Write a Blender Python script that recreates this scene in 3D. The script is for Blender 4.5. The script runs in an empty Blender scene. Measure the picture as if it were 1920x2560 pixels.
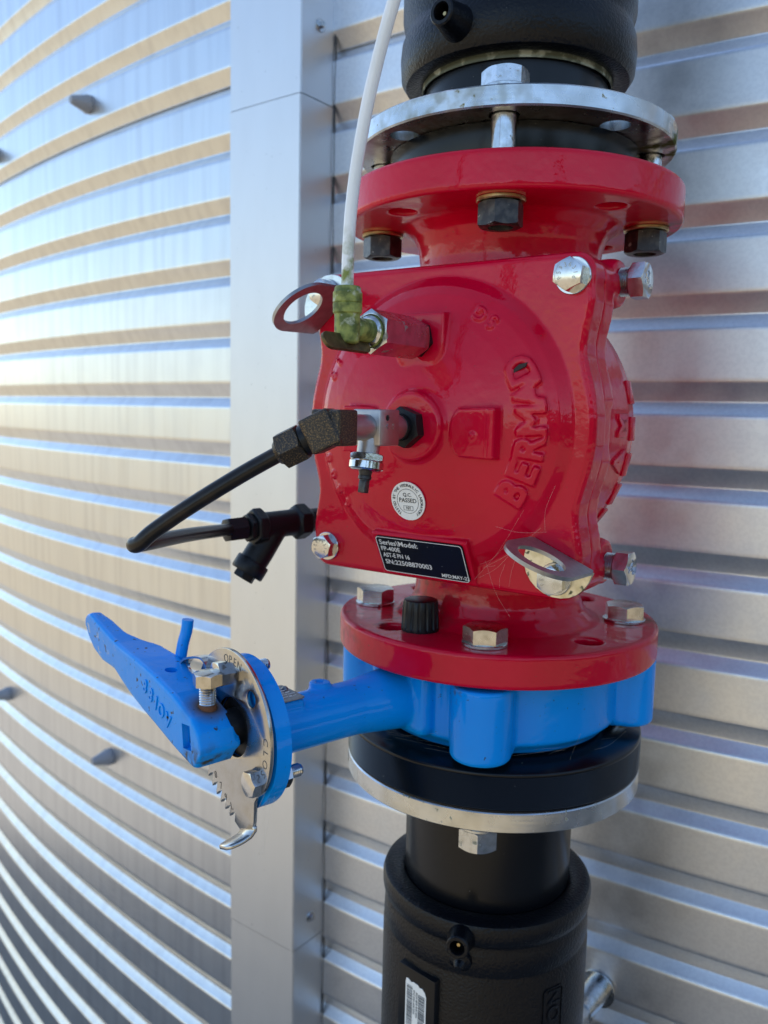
import bpy, bmesh, math, random
from mathutils import Matrix, Vector
from mathutils import noise as mnoise
random.seed(7)
PI = math.pi
V = Vector
scene = bpy.context.scene
COL = scene.collection

# ------------------------------------------------------------------ camera
RGT = V((0.8243, 0.5657, 0.0213)); DWN = V((0.0849, -0.0862, -0.9927)); FWD = V((-0.5597, 0.8201, -0.1191))
CAMP = V((0.3337, -0.6745, 0.0))
cd = bpy.data.cameras.new('camera'); cam = bpy.data.objects.new('camera', cd); COL.objects.link(cam)
rm = Matrix((RGT, -DWN, -FWD)).transposed().to_4x4()
cam.matrix_world = Matrix.Translation(CAMP) @ rm
cd.sensor_fit = 'HORIZONTAL'; cd.sensor_width = 36.0; cd.lens = 36.0 * 2071.1 / 1920.0
cd.clip_start = 0.02; cd.clip_end = 2000
cd.dof.use_dof = True; cd.dof.focus_distance = 0.57; cd.dof.aperture_fstop = 11.0
scene.camera = cam

# ------------------------------------------------------------------ light
SUN_EL, SUN_AZ = math.radians(45), math.radians(-34)     # azimuth from +Y towards +X : the sun stands behind the tank
w = bpy.data.worlds.new('World'); scene.world = w; w.use_nodes = True
nt = w.node_tree; sky = nt.nodes.new('ShaderNodeTexSky'); sky.sky_type = 'NISHITA'; sky.sun_disc = False
sky.sun_elevation = SUN_EL; sky.sun_rotation = SUN_AZ
sky.air_density = 1.0; sky.dust_density = 0.6; sky.ozone_density = 1.0
nt.links.new(sky.outputs[0], nt.nodes['Background'].inputs[0]); nt.nodes['Background'].inputs[1].default_value = 0.13
sl = bpy.data.lights.new('sun', 'SUN'); sl.energy = 4.2; sl.angle = math.radians(0.5); sl.color = (1.0, 0.93, 0.82)
so = bpy.data.objects.new('sun', sl); COL.objects.link(so)
sdir = V((math.sin(SUN_AZ) * math.cos(SUN_EL), math.cos(SUN_AZ) * math.cos(SUN_EL), math.sin(SUN_EL)))
so.rotation_euler = sdir.to_track_quat('Z', 'Y').to_euler(); so.location = (0, 0, 5)
vs = scene.view_settings; vs.view_transform = 'Standard'; vs.look = 'None'; vs.gamma = 1; vs.use_curve_mapping = False
vs.exposure = 1.28

# ------------------------------------------------------------------ materials
MATS = {}
def mat(name, base, rough=0.4, metal=0.0, coat=0.0, coat_rough=0.05, bump=(), var=None, dirt=None, spec=0.5, rvar=0.0, alpha=None):
    """bump: list of (scale, strength, distance, stretch); var: (scale, colour2, lo, hi); dirt: list of (scale, colour, lo, hi, rough)"""
    m = bpy.data.materials.new(name); m.use_nodes = True; MATS[name] = m
    t = m.node_tree; N = t.nodes; L = t.links; b = N['Principled BSDF']
    b.inputs['Base Color'].default_value = (*base, 1); b.inputs['Roughness'].default_value = rough; b.inputs['Metallic'].default_value = metal
    b.inputs['Coat Weight'].default_value = coat; b.inputs['Coat Roughness'].default_value = coat_rough
    b.inputs['Specular IOR Level'].default_value = spec
    tc = N.new('ShaderNodeTexCoord')
    def noise(scale, stretch=(1, 1, 1), detail=4):
        mp = N.new('ShaderNodeMapping'); mp.inputs['Scale'].default_value = stretch; L.new(tc.outputs['Object'], mp.inputs[0])
        n = N.new('ShaderNodeTexNoise'); n.inputs['Scale'].default_value = scale; n.inputs['Detail'].default_value = detail
        L.new(mp.outputs[0], n.inputs['Vector']); return n
    def ramp(src, lo, hi):
        r = N.new('ShaderNodeMapRange'); r.inputs['From Min'].default_value = lo; r.inputs['From Max'].default_value = hi
        L.new(src, r.inputs[0]); return r.outputs[0]
    colour = None
    def mix(fac, c1, c2):
        x = N.new('ShaderNodeMix'); x.data_type = 'RGBA'; L.new(fac, x.inputs[0])
        if isinstance(c1, tuple): x.inputs[6].default_value = (*c1, 1)
        else: L.new(c1, x.inputs[6])
        x.inputs[7].default_value = (*c2, 1); return x.outputs[2]
    if var:
        n = noise(var[0], var[4] if len(var) > 4 else (1, 1, 1)); colour = mix(ramp(n.outputs[0], var[2], var[3]), base, var[1])
    rsrc = None
    if rvar:
        n = noise(30); r = N.new('ShaderNodeMapRange'); r.inputs['From Min'].default_value = .3; r.inputs['From Max'].default_value = .7
        r.inputs['To Min'].default_value = max(.02, rough - rvar); r.inputs['To Max'].default_value = rough + rvar
        L.new(n.outputs[0], r.inputs[0]); rsrc = r.outputs[0]
    for d in (dirt or ()):
        n = noise(d[0], detail=8); f = ramp(n.outputs[0], d[2], d[3])
        if len(d) > 5 and d[5] is not None:      # a patch with its own place: (centre, radius)
            (c, rad) = d[5]
            g = N.new('ShaderNodeNewGeometry'); vm = N.new('ShaderNodeVectorMath'); vm.operation = 'DISTANCE'
            L.new(g.outputs['Position'], vm.inputs[0]); vm.inputs[1].default_value = c
            r2 = N.new('ShaderNodeMapRange'); r2.inputs['From Min'].default_value = rad; r2.inputs['From Max'].default_value = rad * .35
            L.new(vm.outputs['Value'], r2.inputs[0])
            mu = N.new('ShaderNodeMath'); mu.operation = 'MULTIPLY'; L.new(f, mu.inputs[0]); L.new(r2.outputs[0], mu.inputs[1]); f = mu.outputs[0]
        colour = mix(f, colour if colour is not None else base, d[1])
        mr = N.new('ShaderNodeMix'); mr.data_type = 'FLOAT'; L.new(f, mr.inputs[0])
        if rsrc is None: mr.inputs[2].default_value = rough
        else: L.new(rsrc, mr.inputs[2])
        mr.inputs[3].default_value = d[4]; rsrc = mr.outputs[0]
        if metal > 0:
            inv = N.new('ShaderNodeMath'); inv.operation = 'MULTIPLY_ADD'; L.new(f, inv.inputs[0]); inv.inputs[1].default_value = -metal; inv.inputs[2].default_value = metal
            if b.inputs['Metallic'].is_linked: pass
            else: L.new(inv.outputs[0], b.inputs['Metallic'])
    if colour is not None: L.new(colour, b.inputs['Base Color'])
    if rsrc is not None: L.new(rsrc, b.inputs['Roughness'])
    prev = None
    for (sc, st, dist, stretch) in bump:
        n = noise(sc, stretch); bn = N.new('ShaderNodeBump'); bn.inputs['Strength'].default_value = st; bn.inputs['Distance'].default_value = dist
        L.new(n.outputs[0], bn.inputs['Height'])
        if prev is not None: L.new(prev, bn.inputs['Normal'])
        prev = bn.outputs[0]
    if prev is not None:
        L.new(prev, b.inputs['Normal'])
        if coat: L.new(prev, b.inputs['Coat Normal'])
    return m

S1 = (1, 1, 1)
red = mat('red_paint', (0.62, 0.0, 0.027), .45, spec=.05, coat=.58, coat_rough=.025, bump=[(18, .35, .004, S1), (150, .34, .0007, S1)],
          var=(12, (0.53, 0.0, 0.018), .35, .7), dirt=[(420, (.10, .06, .03), .70, .78, .7), (60, (.07, .06, .02), .35, .62, .7, ((.112, .046, -.180), .034)), (60, (.09, .05, .03), .40, .66, .7, ((.046, -.108, -.180), .026)), (60, (.06, .07, .015), .38, .62, .7, ((.125, .055, .160), .04)), (90, (.16, .03, .03), .50, .70, .7, ((-.06, -.06, -.179), .09))])
red_rim = red
RUST = V((-.2791, -.9603, 0)) * (.2710 + .0185) + V((0, 0, -.235)) + V((.9603, -.2791, 0)) * -.0045 + V((0, 0, .0262))
blue = mat('blue_paint', (0.0, 0.30, 0.86), .4, spec=.06, coat=.38, coat_rough=.06, bump=[(22, .3, .003, S1), (300, .1, .0006, S1)],
           var=(9, (0.0, 0.26, 0.78), .35, .7), dirt=[(330, (.02, .03, .03), .69, .74, .7), (150, (.09, .06, .03), .50, .62, .7, ((.030, -.138, -.2095), .016))])
lever_blue = mat('lever_paint', (0.0, 0.30, 0.86), .4, spec=.08, coat=.38, coat_rough=.09, bump=[(60, .35, .0022, S1), (300, .1, .0006, S1)],
           var=(14, (0.002, 0.265, 0.78), .35, .7),
           dirt=[(90, (.10, .06, .025), .28, .42, .8, (tuple(RUST), .019)), (200, (.05, .05, .03), .64, .70, .8), (120, (.06, .06, .04), .45, .62, .8, ((-.075, -.29, -.245), .022)), (160, (.35, .45, .6), .60, .68, .5, ((-.25, -.24, -.19), .06))])
wall_m = mat('galvanised_sheet', (0.75, 0.76, 0.78), .41, 1.0, bump=[(3.0, .03, .006, (1, 1, .25)), (330, .09, .0005, S1)],
             var=(230, (0.70, 0.71, 0.735), .42, .60), rvar=.04)
streak_m = mat('galvanised_left', (0.70, 0.715, 0.73), .31, 1.0, bump=[(3.0, .035, .006, (1, 1, .25))],
             var=(60, (0.60, 0.61, 0.63), .42, .75, (1, 1, .06)), rvar=.02)
trim_m = mat('flashing_steel', (0.72, 0.73, 0.745), .44, 1.0, bump=[(4, .04, .006, (1, 1, .4)), (260, .05, .0004, S1)], dirt=[(260, (.2, .2, .2), .71, .76, .6)], var=(30, (0.70, 0.71, 0.725), .4, .7, (1, 1, .3)), rvar=.01)
gap_m = mat('dark_gap', (.05, .052, .055), .6)
zinc = mat('zinc_plated', (.58, .60, .62), .24, 1.0, bump=[(300, .15, .0005, S1)], var=(160, (.42, .43, .42), .42, .7), rvar=.08,
           dirt=[(140, (.15, .15, .07), .64, .74, .6)])
stain = mat('stainless', (.62, .61, .60), .16, 1.0, bump=[(500, .10, .0003, S1)], var=(180, (.5, .49, .47), .45, .7), rvar=.06)
plate_ss = mat('brushed_stainless', (.50, .49, .475), .2, 1.0, bump=[(60, .2, .0008, S1), (400, .2, .0003, (1, .1, 1))], var=(120, (.46, .44, .41), .45, .7), rvar=.08)
brass = mat('yellow_zinc', (.55, .42, .2), .35, 1.0, var=(150, (.35, .25, .12), .45, .7))
goldish = mat('yellow_chromate', (.66, .62, .5), .3, 1.0, var=(110, (.5, .46, .33), .45, .65), dirt=[(230, (.12, .12, .05), .62, .7, .7)])
eye_steel = mat('dull_steel', (.36, .36, .365), .40, .85, bump=[(300, .15, .0004, S1)], var=(160, (.28, .28, .285), .42, .7))
ringm = mat('ring_steel', (.60, .62, .63), .26, 1.0, bump=[(8, .2, .003, (1, 1, .1)), (90, .12, .0006, (.2, .2, 3))], var=(40, (.44, .45, .44), .4, .72), rvar=.08,
            dirt=[(170, (.16, .17, .06), .66, .75, .7), (80, (.10, .12, .02), .40, .60, .7, ((.125, .03, .22), .05)), (90, (.07, .08, .02), .42, .62, .7, ((.0, -.06, .2165), .10))])
nutdark = mat('dark_nut', (.045, .045, .05), .38, .7, var=(150, (.09, .085, .08), .45, .65), bump=[(220, .35, .0006, S1)], dirt=[(180, (.3, .3, .28), .66, .7, .5)])
blackp = mat('black_polyethylene', (.003, .0035, .0055), .28, spec=.26, bump=[(420, .75, .0009, S1)], dirt=[(700, (.25, .25, .24), .755, .77, .8)])
blackpipe = mat('black_pipe', (.003, .0035, .005), .24, spec=.32, bump=[(25, .1, .0008, (.3, .3, 1))], dirt=[(400, (.2, .2, .18), .74, .76, .8)])
blacktube = mat('black_tube', (.014, .012, .011), .30, .2, spec=.35, bump=[(60, .25, .0005, S1)], var=(50, (.035, .024, .016), .45, .7))
blackfit = mat('black_fitting', (.035, .029, .024), .42, .4, bump=[(700, .5, .0004, S1)], var=(1100, (.22, .14, .06), .50, .70), rvar=.1)
blackcast = mat('black_cast', (.007, .0075, .009), .40, .1, spec=.3, bump=[(400, .4, .0006, S1)])
chromefit = mat('nickel_fitting', (.47, .44, .43), .42, 1.0, bump=[(420, .3, .0004, S1)], var=(140, (.42, .4, .39), .4, .7))
whitet = mat('white_tube', (.88, .89, .88), .35, coat=.2, var=(40, (.82, .83, .81), .4, .7),
             dirt=[(120, (.20, .24, .04), .40, .60, .7, ((0.0, -.2347, .078), .042))])
moss = mat('mossy_fitting', (.30, .33, .075), .6, bump=[(300, .5, .0004, S1)], var=(150, (.09, .12, .02), .4, .6), dirt=[(110, (.5, .52, .38), .58, .66, .7)])
knobm = mat('knob_plastic', (.006, .0065, .008), .35, spec=.3)
labelb = mat('label_black', (.003, .003, .006), .35, spec=.25, dirt=[(500, (.2, .2, .2), .72, .76, .6)])
labelw = mat('label_print', (.78, .78, .75), .5)
sticker = mat('sticker_white', (.86, .85, .80), .5)
inkm = mat('ink', (.02, .02, .025), .6)
tagm = mat('riveted_tag', (.33, .34, .35), .35, .9, var=(220, (.2, .2, .21), .4, .65), bump=[(200, .5, .0006, S1)])
chip = mat('bare_iron', (.03, .02, .018), .7, bump=[(300, .8, .001, S1)])
rustm = mat('rusty_thread', (.16, .06, .025), .7, bump=[(500, .5, .0005, S1)])
capm = mat('bolt_cap_plastic', (.30, .31, .34), .34)
groundm = mat('dry_grass', (.27, .215, .135), .9, bump=[(30, .8, .02, S1)], var=(3, (.31, .26, .17), .4, .65))
apronm = mat('gravel', (.26, .245, .225), .9, bump=[(40, .8, .02, S1)], var=(30, (.20, .185, .16), .4, .65))
leafm = mat('reflection_leaves', (.045, .06, .022), .7, var=(2.2, (.09, .085, .03), .4, .65))  # leaves of the unseen trees added for reflections
webm = mat('cobweb', (.65, .62, .55), .5)
darkm = mat('dark_hole', (.01, .01, .01), .6)

# ------------------------------------------------------------------ helpers
def fr(p, z, x=None):
    z = V(z).normalized()
    if x is None: x = V((0, 0, 1)) if abs(z.z) < .9 else V((1, 0, 0))
    x = V(x); x = (x - z * x.dot(z)).normalized(); y = z.cross(x)
    M = Matrix((x, y, z)).transposed().to_4x4(); M.translation = V(p); return M
def lathe(bm, prof, M=Matrix(), seg=64, closed=True):
    """prof: list of (r, h); ends with r=0 are capped to a point"""
    rings = []
    for r, h in prof:
        if r < 1e-7: rings.append([bm.verts.new(M @ V((0, 0, h)))])
        else: rings.append([bm.verts.new(M @ V((r * math.cos(2 * PI * i / seg), r * math.sin(2 * PI * i / seg), h))) for i in range(seg)])
    for a, b in zip(rings, rings[1:]):
        for i in range(seg):
            j = (i + 1) % seg
            if len(a) == 1 and len(b) == 1: continue
            if len(a) == 1: bm.faces.new((a[0], b[i], b[j]))
            elif len(b) == 1: bm.faces.new((a[i], b[0], a[j]))
            else: bm.faces.new((a[i], b[i], b[j], a[j]))
    return bm
def solid_lathe(bm, prof, M=Matrix(), seg=64):
    return lathe(bm, [(0, prof[0][1])] + list(prof) + [(0, prof[-1][1])], M, seg)
def tube_lathe(bm, prof, M=Matrix(), seg=64):
    """closed ring profile (hollow)"""
    return lathe(bm, list(prof) + [prof[0]], M, seg)
def box(bm, M, sx, sy, sz, bev=0, seg=2):
    vs_ = [bm.verts.new(M @ V((x * sx / 2, y * sy / 2, z * sz / 2))) for x in (-1, 1) for y in (-1, 1) for z in (-1, 1)]
    idx = [(0, 1, 3, 2), (4, 6, 7, 5), (0, 4, 5, 1), (2, 3, 7, 6), (0, 2, 6, 4), (1, 5, 7, 3)]
    fs = [bm.faces.new([vs_[k] for k in f]) for f in idx]
    if bev:
        es = list({e for f in fs for e in f.edges}); bmesh.ops.bevel(bm, geom=es, offset=bev, segments=seg, affect='EDGES', profile=.5)
    return bm
def prism(bm, pts, M, h, bev=0, seg=2, h0=0):
    """polygon pts (x,y) extruded along z from h0 to h"""
    a = [bm.verts.new(M @ V((x, y, h0))) for x, y in pts]; b = [bm.verts.new(M @ V((x, y, h))) for x, y in pts]
    n = len(pts); fs = [bm.faces.new(list(reversed(a))), bm.faces.new(b)]
    caps = set(fs)
    for i in range(n): fs.append(bm.faces.new((a[i], a[(i + 1) % n], b[(i + 1) % n], b[i])))
    if bev:
        es = {e for f in list(caps) for e in f.edges}
        bmesh.ops.bevel(bm, geom=list(es), offset=bev, segments=seg, affect='EDGES', profile=.5)
    return bm
def hexa(bm, M, af, h, cham=True, both=False, seg=72, hole=0.0):
    """hexagonal head with the round chamfer of a real bolt; base at z=0"""
    a = af / 2
    def rr(t):
        q = (t % (PI / 3)) - PI / 6; return a / math.cos(q)
    def drop(t): return (rr(t) - a * .97) * .55
    ts = [2 * PI * i / seg for i in range(seg)]
    rings = []
    def ring(fr_, fz): rings.append([bm.verts.new(M @ V((fr_(t) * math.cos(t), fr_(t) * math.sin(t), fz(t)))) for t in ts])
    if both: ring(lambda t: a * .97, lambda t: 0); ring(rr, lambda t: drop(t))
    else: ring(rr, lambda t: 0)
    ring(rr, (lambda t: h - drop(t)) if cham else (lambda t: h))
    if cham: ring(lambda t: a * .95, lambda t: h)
    if hole:
        ring(lambda t: hole, lambda t: h); ring(lambda t: hole * .96, lambda t: h - hole * .7)
    for A, B in zip(rings, rings[1:]):
        for i in range(seg): j = (i + 1) % seg; bm.faces.new((A[i], A[j], B[j], B[i]))
    bm.faces.new(list(reversed(rings[0]))); bm.faces.new(rings[-1]); return bm
def thread(bm, M, r, h, pitch=.0015, seg=28):
    prof = []; n = int(h / pitch)
    for i in range(n): prof += [(r * .88, i * pitch), (r, (i + .5) * pitch)]
    prof += [(r * .88, n * pitch), (r * .8, h + pitch * .4)]
    return solid_lathe(bm, prof, M, seg)
def sweep(bm, pts, r, seg=20, caps=True):
    pts = [V(p) for p in pts]; n = len(pts); T = []
    for i in range(n): T.append((pts[min(i + 1, n - 1)] - pts[max(i - 1, 0)]).normalized())
    u = V((0, 0, 1)) if abs(T[0].z) < .9 else V((1, 0, 0)); u = (u - T[0] * u.dot(T[0])).normalized(); rings = []
    for i in range(n):
        u = (u - T[i] * u.dot(T[i])).normalized(); v_ = T[i].cross(u); rr = r(i / (n - 1)) if callable(r) else r
        rings.append([bm.verts.new(pts[i] + rr * (u * math.cos(2 * PI * k / seg) + v_ * math.sin(2 * PI * k / seg))) for k in range(seg)])
    for a, b in zip(rings, rings[1:]):
        for k in range(seg): j = (k + 1) % seg; bm.faces.new((a[k], a[j], b[j], b[k]))
    if caps: bm.faces.new(list(reversed(rings[0]))); bm.faces.new(rings[-1])
    return bm
def spline(cp, n=12):
    cp = [V(c) for c in cp]; P = [cp[0] * 2 - cp[1]] + cp + [cp[-1] * 2 - cp[-2]]; out = []
    for i in range(1, len(P) - 2):
        for k in range(n):
            t = k / n; a, b, c, d = P[i - 1:i + 3]
            out.append(.5 * ((2 * b) + (c - a) * t + (2 * a - 5 * b + 4 * c - d) * t * t + (3 * b - a - 3 * c + d) * t ** 3))
    out.append(cp[-1]); return out
def finish(bm, sharp=35):
    bmesh.ops.recalc_face_normals(bm, faces=bm.faces)
    me = bpy.data.meshes.new('m'); bm.to_mesh(me); bm.free()
    me.polygons.foreach_set('use_smooth', [True] * len(me.polygons))
    me.set_sharp_from_angle(angle=math.radians(sharp)); return me
def ob(name, me, m, parent=None, kind=None, label=None):
    if isinstance(me, bmesh.types.BMesh): me = finish(me)
    me.name = name; me.materials.clear(); me.materials.append(m)
    o = bpy.data.objects.new(name, me); COL.objects.link(o)
    if parent is not None:
        root = parent
        while root.parent: root = root.parent
        me.transform(Matrix.Translation(-root.location)); o.parent = parent
    if kind: o['kind'] = kind
    if label: o['label'] = label
    return o
def thing(name, label, cat, loc=(0, 0, 0), group=None):
    o = bpy.data.objects.new(name, None); o.empty_display_size = .02; COL.objects.link(o); o.location = loc
    o['label'] = label; o['category'] = cat
    if group: o['group'] = group
    return o
def evaluated(me, mods):
    o = bpy.data.objects.new('tmp', me); COL.objects.link(o)
    for f in mods: f(o)
    dg = bpy.context.evaluated_depsgraph_get(); r = bpy.data.meshes.new_from_object(o.evaluated_get(dg), depsgraph=dg)
    bpy.data.objects.remove(o); return r
def boolean(me, cut, op='DIFFERENCE'):
    c = bpy.data.objects.new('cut', cut); COL.objects.link(c)
    def f(o):
        m = o.modifiers.new('b', 'BOOLEAN'); m.operation = op; m.object = c; m.solver = 'EXACT'
    r = evaluated(me, [f]); bpy.data.objects.remove(c); return r
def remesh(me, vox, smooth=3, fac=.5):
    def f(o):
        m = o.modifiers.new('r', 'REMESH'); m.mode = 'VOXEL'; m.voxel_size = vox; m.use_smooth_shade = True
        s = o.modifiers.new('s', 'SMOOTH'); s.iterations = smooth; s.factor = fac
    r = evaluated(me, [f]); r.polygons.foreach_set('use_smooth', [True] * len(r.polygons)); return r
def raw(bm):
    bmesh.ops.recalc_face_normals(bm, faces=bm.faces); me = bpy.data.meshes.new('m'); bm.to_mesh(me); bm.free(); return me
def text(s, size, ext=.001, bev=0.0, offset=0.0, align='CENTER', res=3):
    c = bpy.data.curves.new('t', 'FONT'); c.body = s; c.size = size; c.extrude = ext; c.bevel_depth = bev; c.bevel_resolution = 1
    c.offset = offset; c.align_x = align; c.align_y = 'CENTER'; c.resolution_u = res
    o = bpy.data.objects.new('t', c); COL.objects.link(o); dg = bpy.context.evaluated_depsgraph_get()
    me = bpy.data.meshes.new_from_object(o.evaluated_get(dg), depsgraph=dg); bpy.data.objects.remove(o); return me
def addmesh(bm, me, M=None):
    me = me.copy()
    if M is not None: me.transform(M)
    bm.from_mesh(me); return bm
def flat(M, pts):
    bm = bmesh.new(); bm.faces.new([bm.verts.new(M @ V((x, y, 0))) for x, y in pts]); return bm
def rrect(w_, h_, r, n=6):
    out = []
    for cx, cy, a0 in ((w_ / 2 - r, h_ / 2 - r, 0), (-w_ / 2 + r, h_ / 2 - r, 90), (-w_ / 2 + r, -h_ / 2 + r, 180), (w_ / 2 - r, -h_ / 2 + r, 270)):
        for k in range(n + 1): a = math.radians(a0 + 90 * k / n); out.append((cx + r * math.cos(a), cy + r * math.sin(a)))
    return out
def az(a, r, z=0.0): a = math.radians(a); return V((r * math.sin(a), -r * math.cos(a), z))
ZUP = V((0, 0, 1))

# ------------------------------------------------------------------ the setting: ground, tank wall
TC = V((-0.2489, 5.4687, 0.0)); TR = 5.1966; Z0, PITCH = 0.0300, 0.09498
GZ = -1.85
bm = bmesh.new()
for i in range(24):
    pass
g = bmesh.new(); bmesh.ops.create_circle(g, cap_ends=True, segments=96, radius=900, matrix=Matrix.Translation((0, 0, GZ)))
ground = ob('ground', raw(g), groundm, kind='structure')
g = bmesh.new(); bmesh.ops.create_circle(g, cap_ends=True, segments=160, radius=5.1966 + 2.6, matrix=Matrix.Translation((-0.2489, 5.4687, GZ + .004)))
ob('gravel_apron', raw(g), apronm, kind='structure')

hb = bmesh.new(); NA, NH = 220, 26; hg = []      # unseen tree mass added beyond the yard to darken right-hand reflections
for i in range(NA + 1):
    deg = 12 + 120 * i / NA; a = math.radians(deg); tall = min(1, max(0, (deg - 12) / 14)) * (3.4 + 3.0 * mnoise.noise(V((a * 4.5, 7.7, 0)))); top = max(0, tall) + .3 + 1.5 * min(1, (deg - 12) / 8) + .5 * mnoise.noise(V((a * 5, 1.3, 0))) + .4 * mnoise.noise(V((a * 23, 4.3, 0))) + .2 * mnoise.noise(V((a * 70, 9, 0)))
    row = []
    for k in range(NH + 1):
        f = k / NH; z_ = GZ - .1 + f * top; d_ = 26 - 10 * min(1, max(0, (deg - 8) / 20)) + 2.2 * mnoise.noise(V((a * 16, z_ * .9, 2))) + 1.0 * mnoise.noise(V((a * 60, z_ * 3.1, 5))) + 2.5 * f ** 3
        row.append(hb.verts.new((d_ * math.sin(a), -d_ * math.cos(a), z_)))
    hg.append(row)
for A, B in zip(hg, hg[1:]):
    for k in range(NH): hb.faces.new((A[k], A[k + 1], B[k + 1], B[k]))
reflection_trees = ob('reflection_trees', hb, leafm, kind='stuff'); reflection_trees['label'] = 'unseen dark green tree mass added across the yard to darken reflections'; reflection_trees['category'] = 'reflection_trees'

def tz(zr):   # profile within a period: offset from the surface, zr measured from the centre of the down-facing band
    pass
def wall_profile(za, zb):
    pts = []
    k0 = int((za - Z0) / PITCH) - 2; k1 = int((zb - Z0) / PITCH) + 2
    for k in range(k0, k1 + 1):
        c = Z0 + k * PITCH
        seq = [(.0640, 0), (.0165, 0), (.0125, 0), (.0108, -.0004), (.0090, -.0018), (-.0080, -.0098), (-.0098, -.0108), (-.0116, -.0108), (-.0134, -.0098), (-.0232, -.0022), (-.0252, -.0006), (-.0272, 0), (-.0300, 0)]
        for dz, d in reversed(seq): pts.append((c + dz, d))
    pts = [p for p in pts if za < p[0] < zb]
    def val(z):
        k = round((z - Z0) / PITCH); d = z - (Z0 + k * PITCH); return 0
    return [(za, pts[0][1])] + pts + [(zb, pts[-1][1])]
def sheet(name, za, zb, a0, a1, off, m, parent, n=90, thick=.0012, kind=None):
    bm = bmesh.new(); prof = wall_profile(za, zb); grid = []
    loop = [(z, d + off) for z, d in prof] + [(z, d + off - thick) for z, d in reversed(prof)]
    for i in range(n + 1):
        a = math.radians(a0 + (a1 - a0) * i / n)
        grid.append([bm.verts.new((TC.x + (TR + d) * math.sin(a), TC.y - (TR + d) * math.cos(a), z)) for z, d in loop])
    for A, B in zip(grid, grid[1:]):
        for k in range(len(loop)): j = (k + 1) % len(loop); bm.faces.new((A[k], B[k], B[j], A[j]))
    bm.faces.new(grid[0]); bm.faces.new(list(reversed(grid[-1])))
    return ob(name, finish(bm, 25), m, parent, kind=kind)
def tp(a, z, d=0):
    a = math.radians(a); return V((TC.x + (TR + d) * math.sin(a), TC.y - (TR + d) * math.cos(a), z))
def tn(a): a = math.radians(a); return V((math.sin(a), -math.cos(a), 0))
def tt(a): a = math.radians(a); return V((math.cos(a), math.sin(a), 0))

tank = thing('water_tank', 'large round corrugated galvanised steel tank wall filling the background', 'tank', (TC.x, TC.y, GZ))
A_L, A_C = -3.30, -1.813
sheet('wall_sheet', GZ + .02, .498, -34, -2.6, 0, streak_m, tank, 90)
sheet('wall_sheet', .4945, .92, -34, -2.6, .0022, streak_m, tank, 90)
sheet('wall_sheet', GZ + .02, .498, -2.58, 30, 0, wall_m, tank, 90)
sheet('wall_sheet', .4945, .92, -2.58, 30, .0022, wall_m, tank, 90)
bm = bmesh.new()          # unseen rest of the shell, with a low cone on top added to cast shade
Mt = Matrix.Translation((TC.x, TC.y, 0))
lathe(bm, [(TR - .02, GZ), (TR - .02, .915), (TR + .03, .915), (TR + .03, .93), (2.5, 1.25), (0, 1.5)], Mt, 160)
ob('shade_roof', bm, wall_m, tank)
# cover strip : two lengths, front face and right-hand side
flash = thing('cover_strip', 'tall smooth folded steel cover strip standing proud of the corrugated tank, left of the pipe', 'flashing', tuple(tp(-2.5, GZ, 0)))
def strip(za, zb, off):
    h = .067 + off; bm = bmesh.new(); s = []
    for a, d in ((A_L, -.012), (A_L, h), ((A_L + A_C) / 2, h + .0002), (A_C, h), (A_C + .0, -.012)): s.append((a, d))
    th = .0012; rings = []
    bulk = []
    pts = [tp(a, 0, d) for a, d in s]
    inn = [tp(a + (.012 if a < -2.6 else -.012) * (1 if i in (0, 1, 3, 4) else 0), 0, (d - th) if i in (1, 2, 3) else d) for i, (a, d) in enumerate(s)]
    loop = pts + list(reversed(inn)); lo = [bm.verts.new((p.x, p.y, za)) for p in loop]; hi = [bm.verts.new((p.x, p.y, zb)) for p in loop]
    for k in range(len(loop)): j = (k + 1) % len(loop); bm.faces.new((lo[k], lo[j], hi[j], hi[k]))
    n = len(loop)
    for L_ in (lo, hi):
        for k in range(4): bm.faces.new((L_[k], L_[k + 1], L_[n - 2 - k], L_[n - 1 - k]))
    es = [e for e in bm.edges if abs(e.verts[0].co.z - e.verts[1].co.z) > .1 and any((e.verts[0].co.xy - p.xy).length < 1e-5 for p in (pts[1], pts[3]))]
    bmesh.ops.bevel(bm, geom=es, offset=.0016, segments=3, affect='EDGES')
    return bm
ob('strip_panel', strip(.4180, .925, .0), trim_m, flash)
ob('strip_panel', strip(-.8030, .4168, .0008), trim_m, flash)
ob('strip_panel', strip(GZ + .01, -.8042, .0), trim_m, flash)
bm = bmesh.new()                                                    # dark line drawn along the gap where the strip meets the ribs
pp = []
for i in range(160):
    z = GZ + .02 + (.92 - GZ - .04) * i / 159; a = A_C + .02 + .006 * math.sin(i * .9) + .004 * math.sin(i * 2.3)
    pp.append(tp(a, z, -.001))
sweep(bm, pp, .0013, 8)
ob('gap_line', bm, gap_m, flash, kind='stuff')
sn = tt(A_C)
def strip_screw(z, d):
    p = tp(A_C, z, d); M = fr(p, sn)
    bm = bmesh.new(); solid_lathe(bm, [(.0085, -.001), (.0085, .0012), (.0075, .002)], M, 32)
    s = ob('screw', bm, zinc, flash)
    bm = bmesh.new(); hexa(bm, fr(p + sn * .002, sn), .008, .005, seg=48); ob('screw_head', bm, zinc, s)
strip_screw(.5135, .030); strip_screw(-.765, .030)
def wall_bolt(a, z):      # conical plastic cap on a bolt through the tank wall
    p = tp(a, z, .0); n = tn(a); M = fr(p, n); bm = bmesh.new()
    lathe(bm, [(0, -.001), (.0155, -.001), (.0165, .002), (.0165, .008), (.0145, .012), (.0075, .036), (.0062, .038), (0, .0385)], M, 40)
    return ob('bolt_cap', bm, capm, tank)
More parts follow.
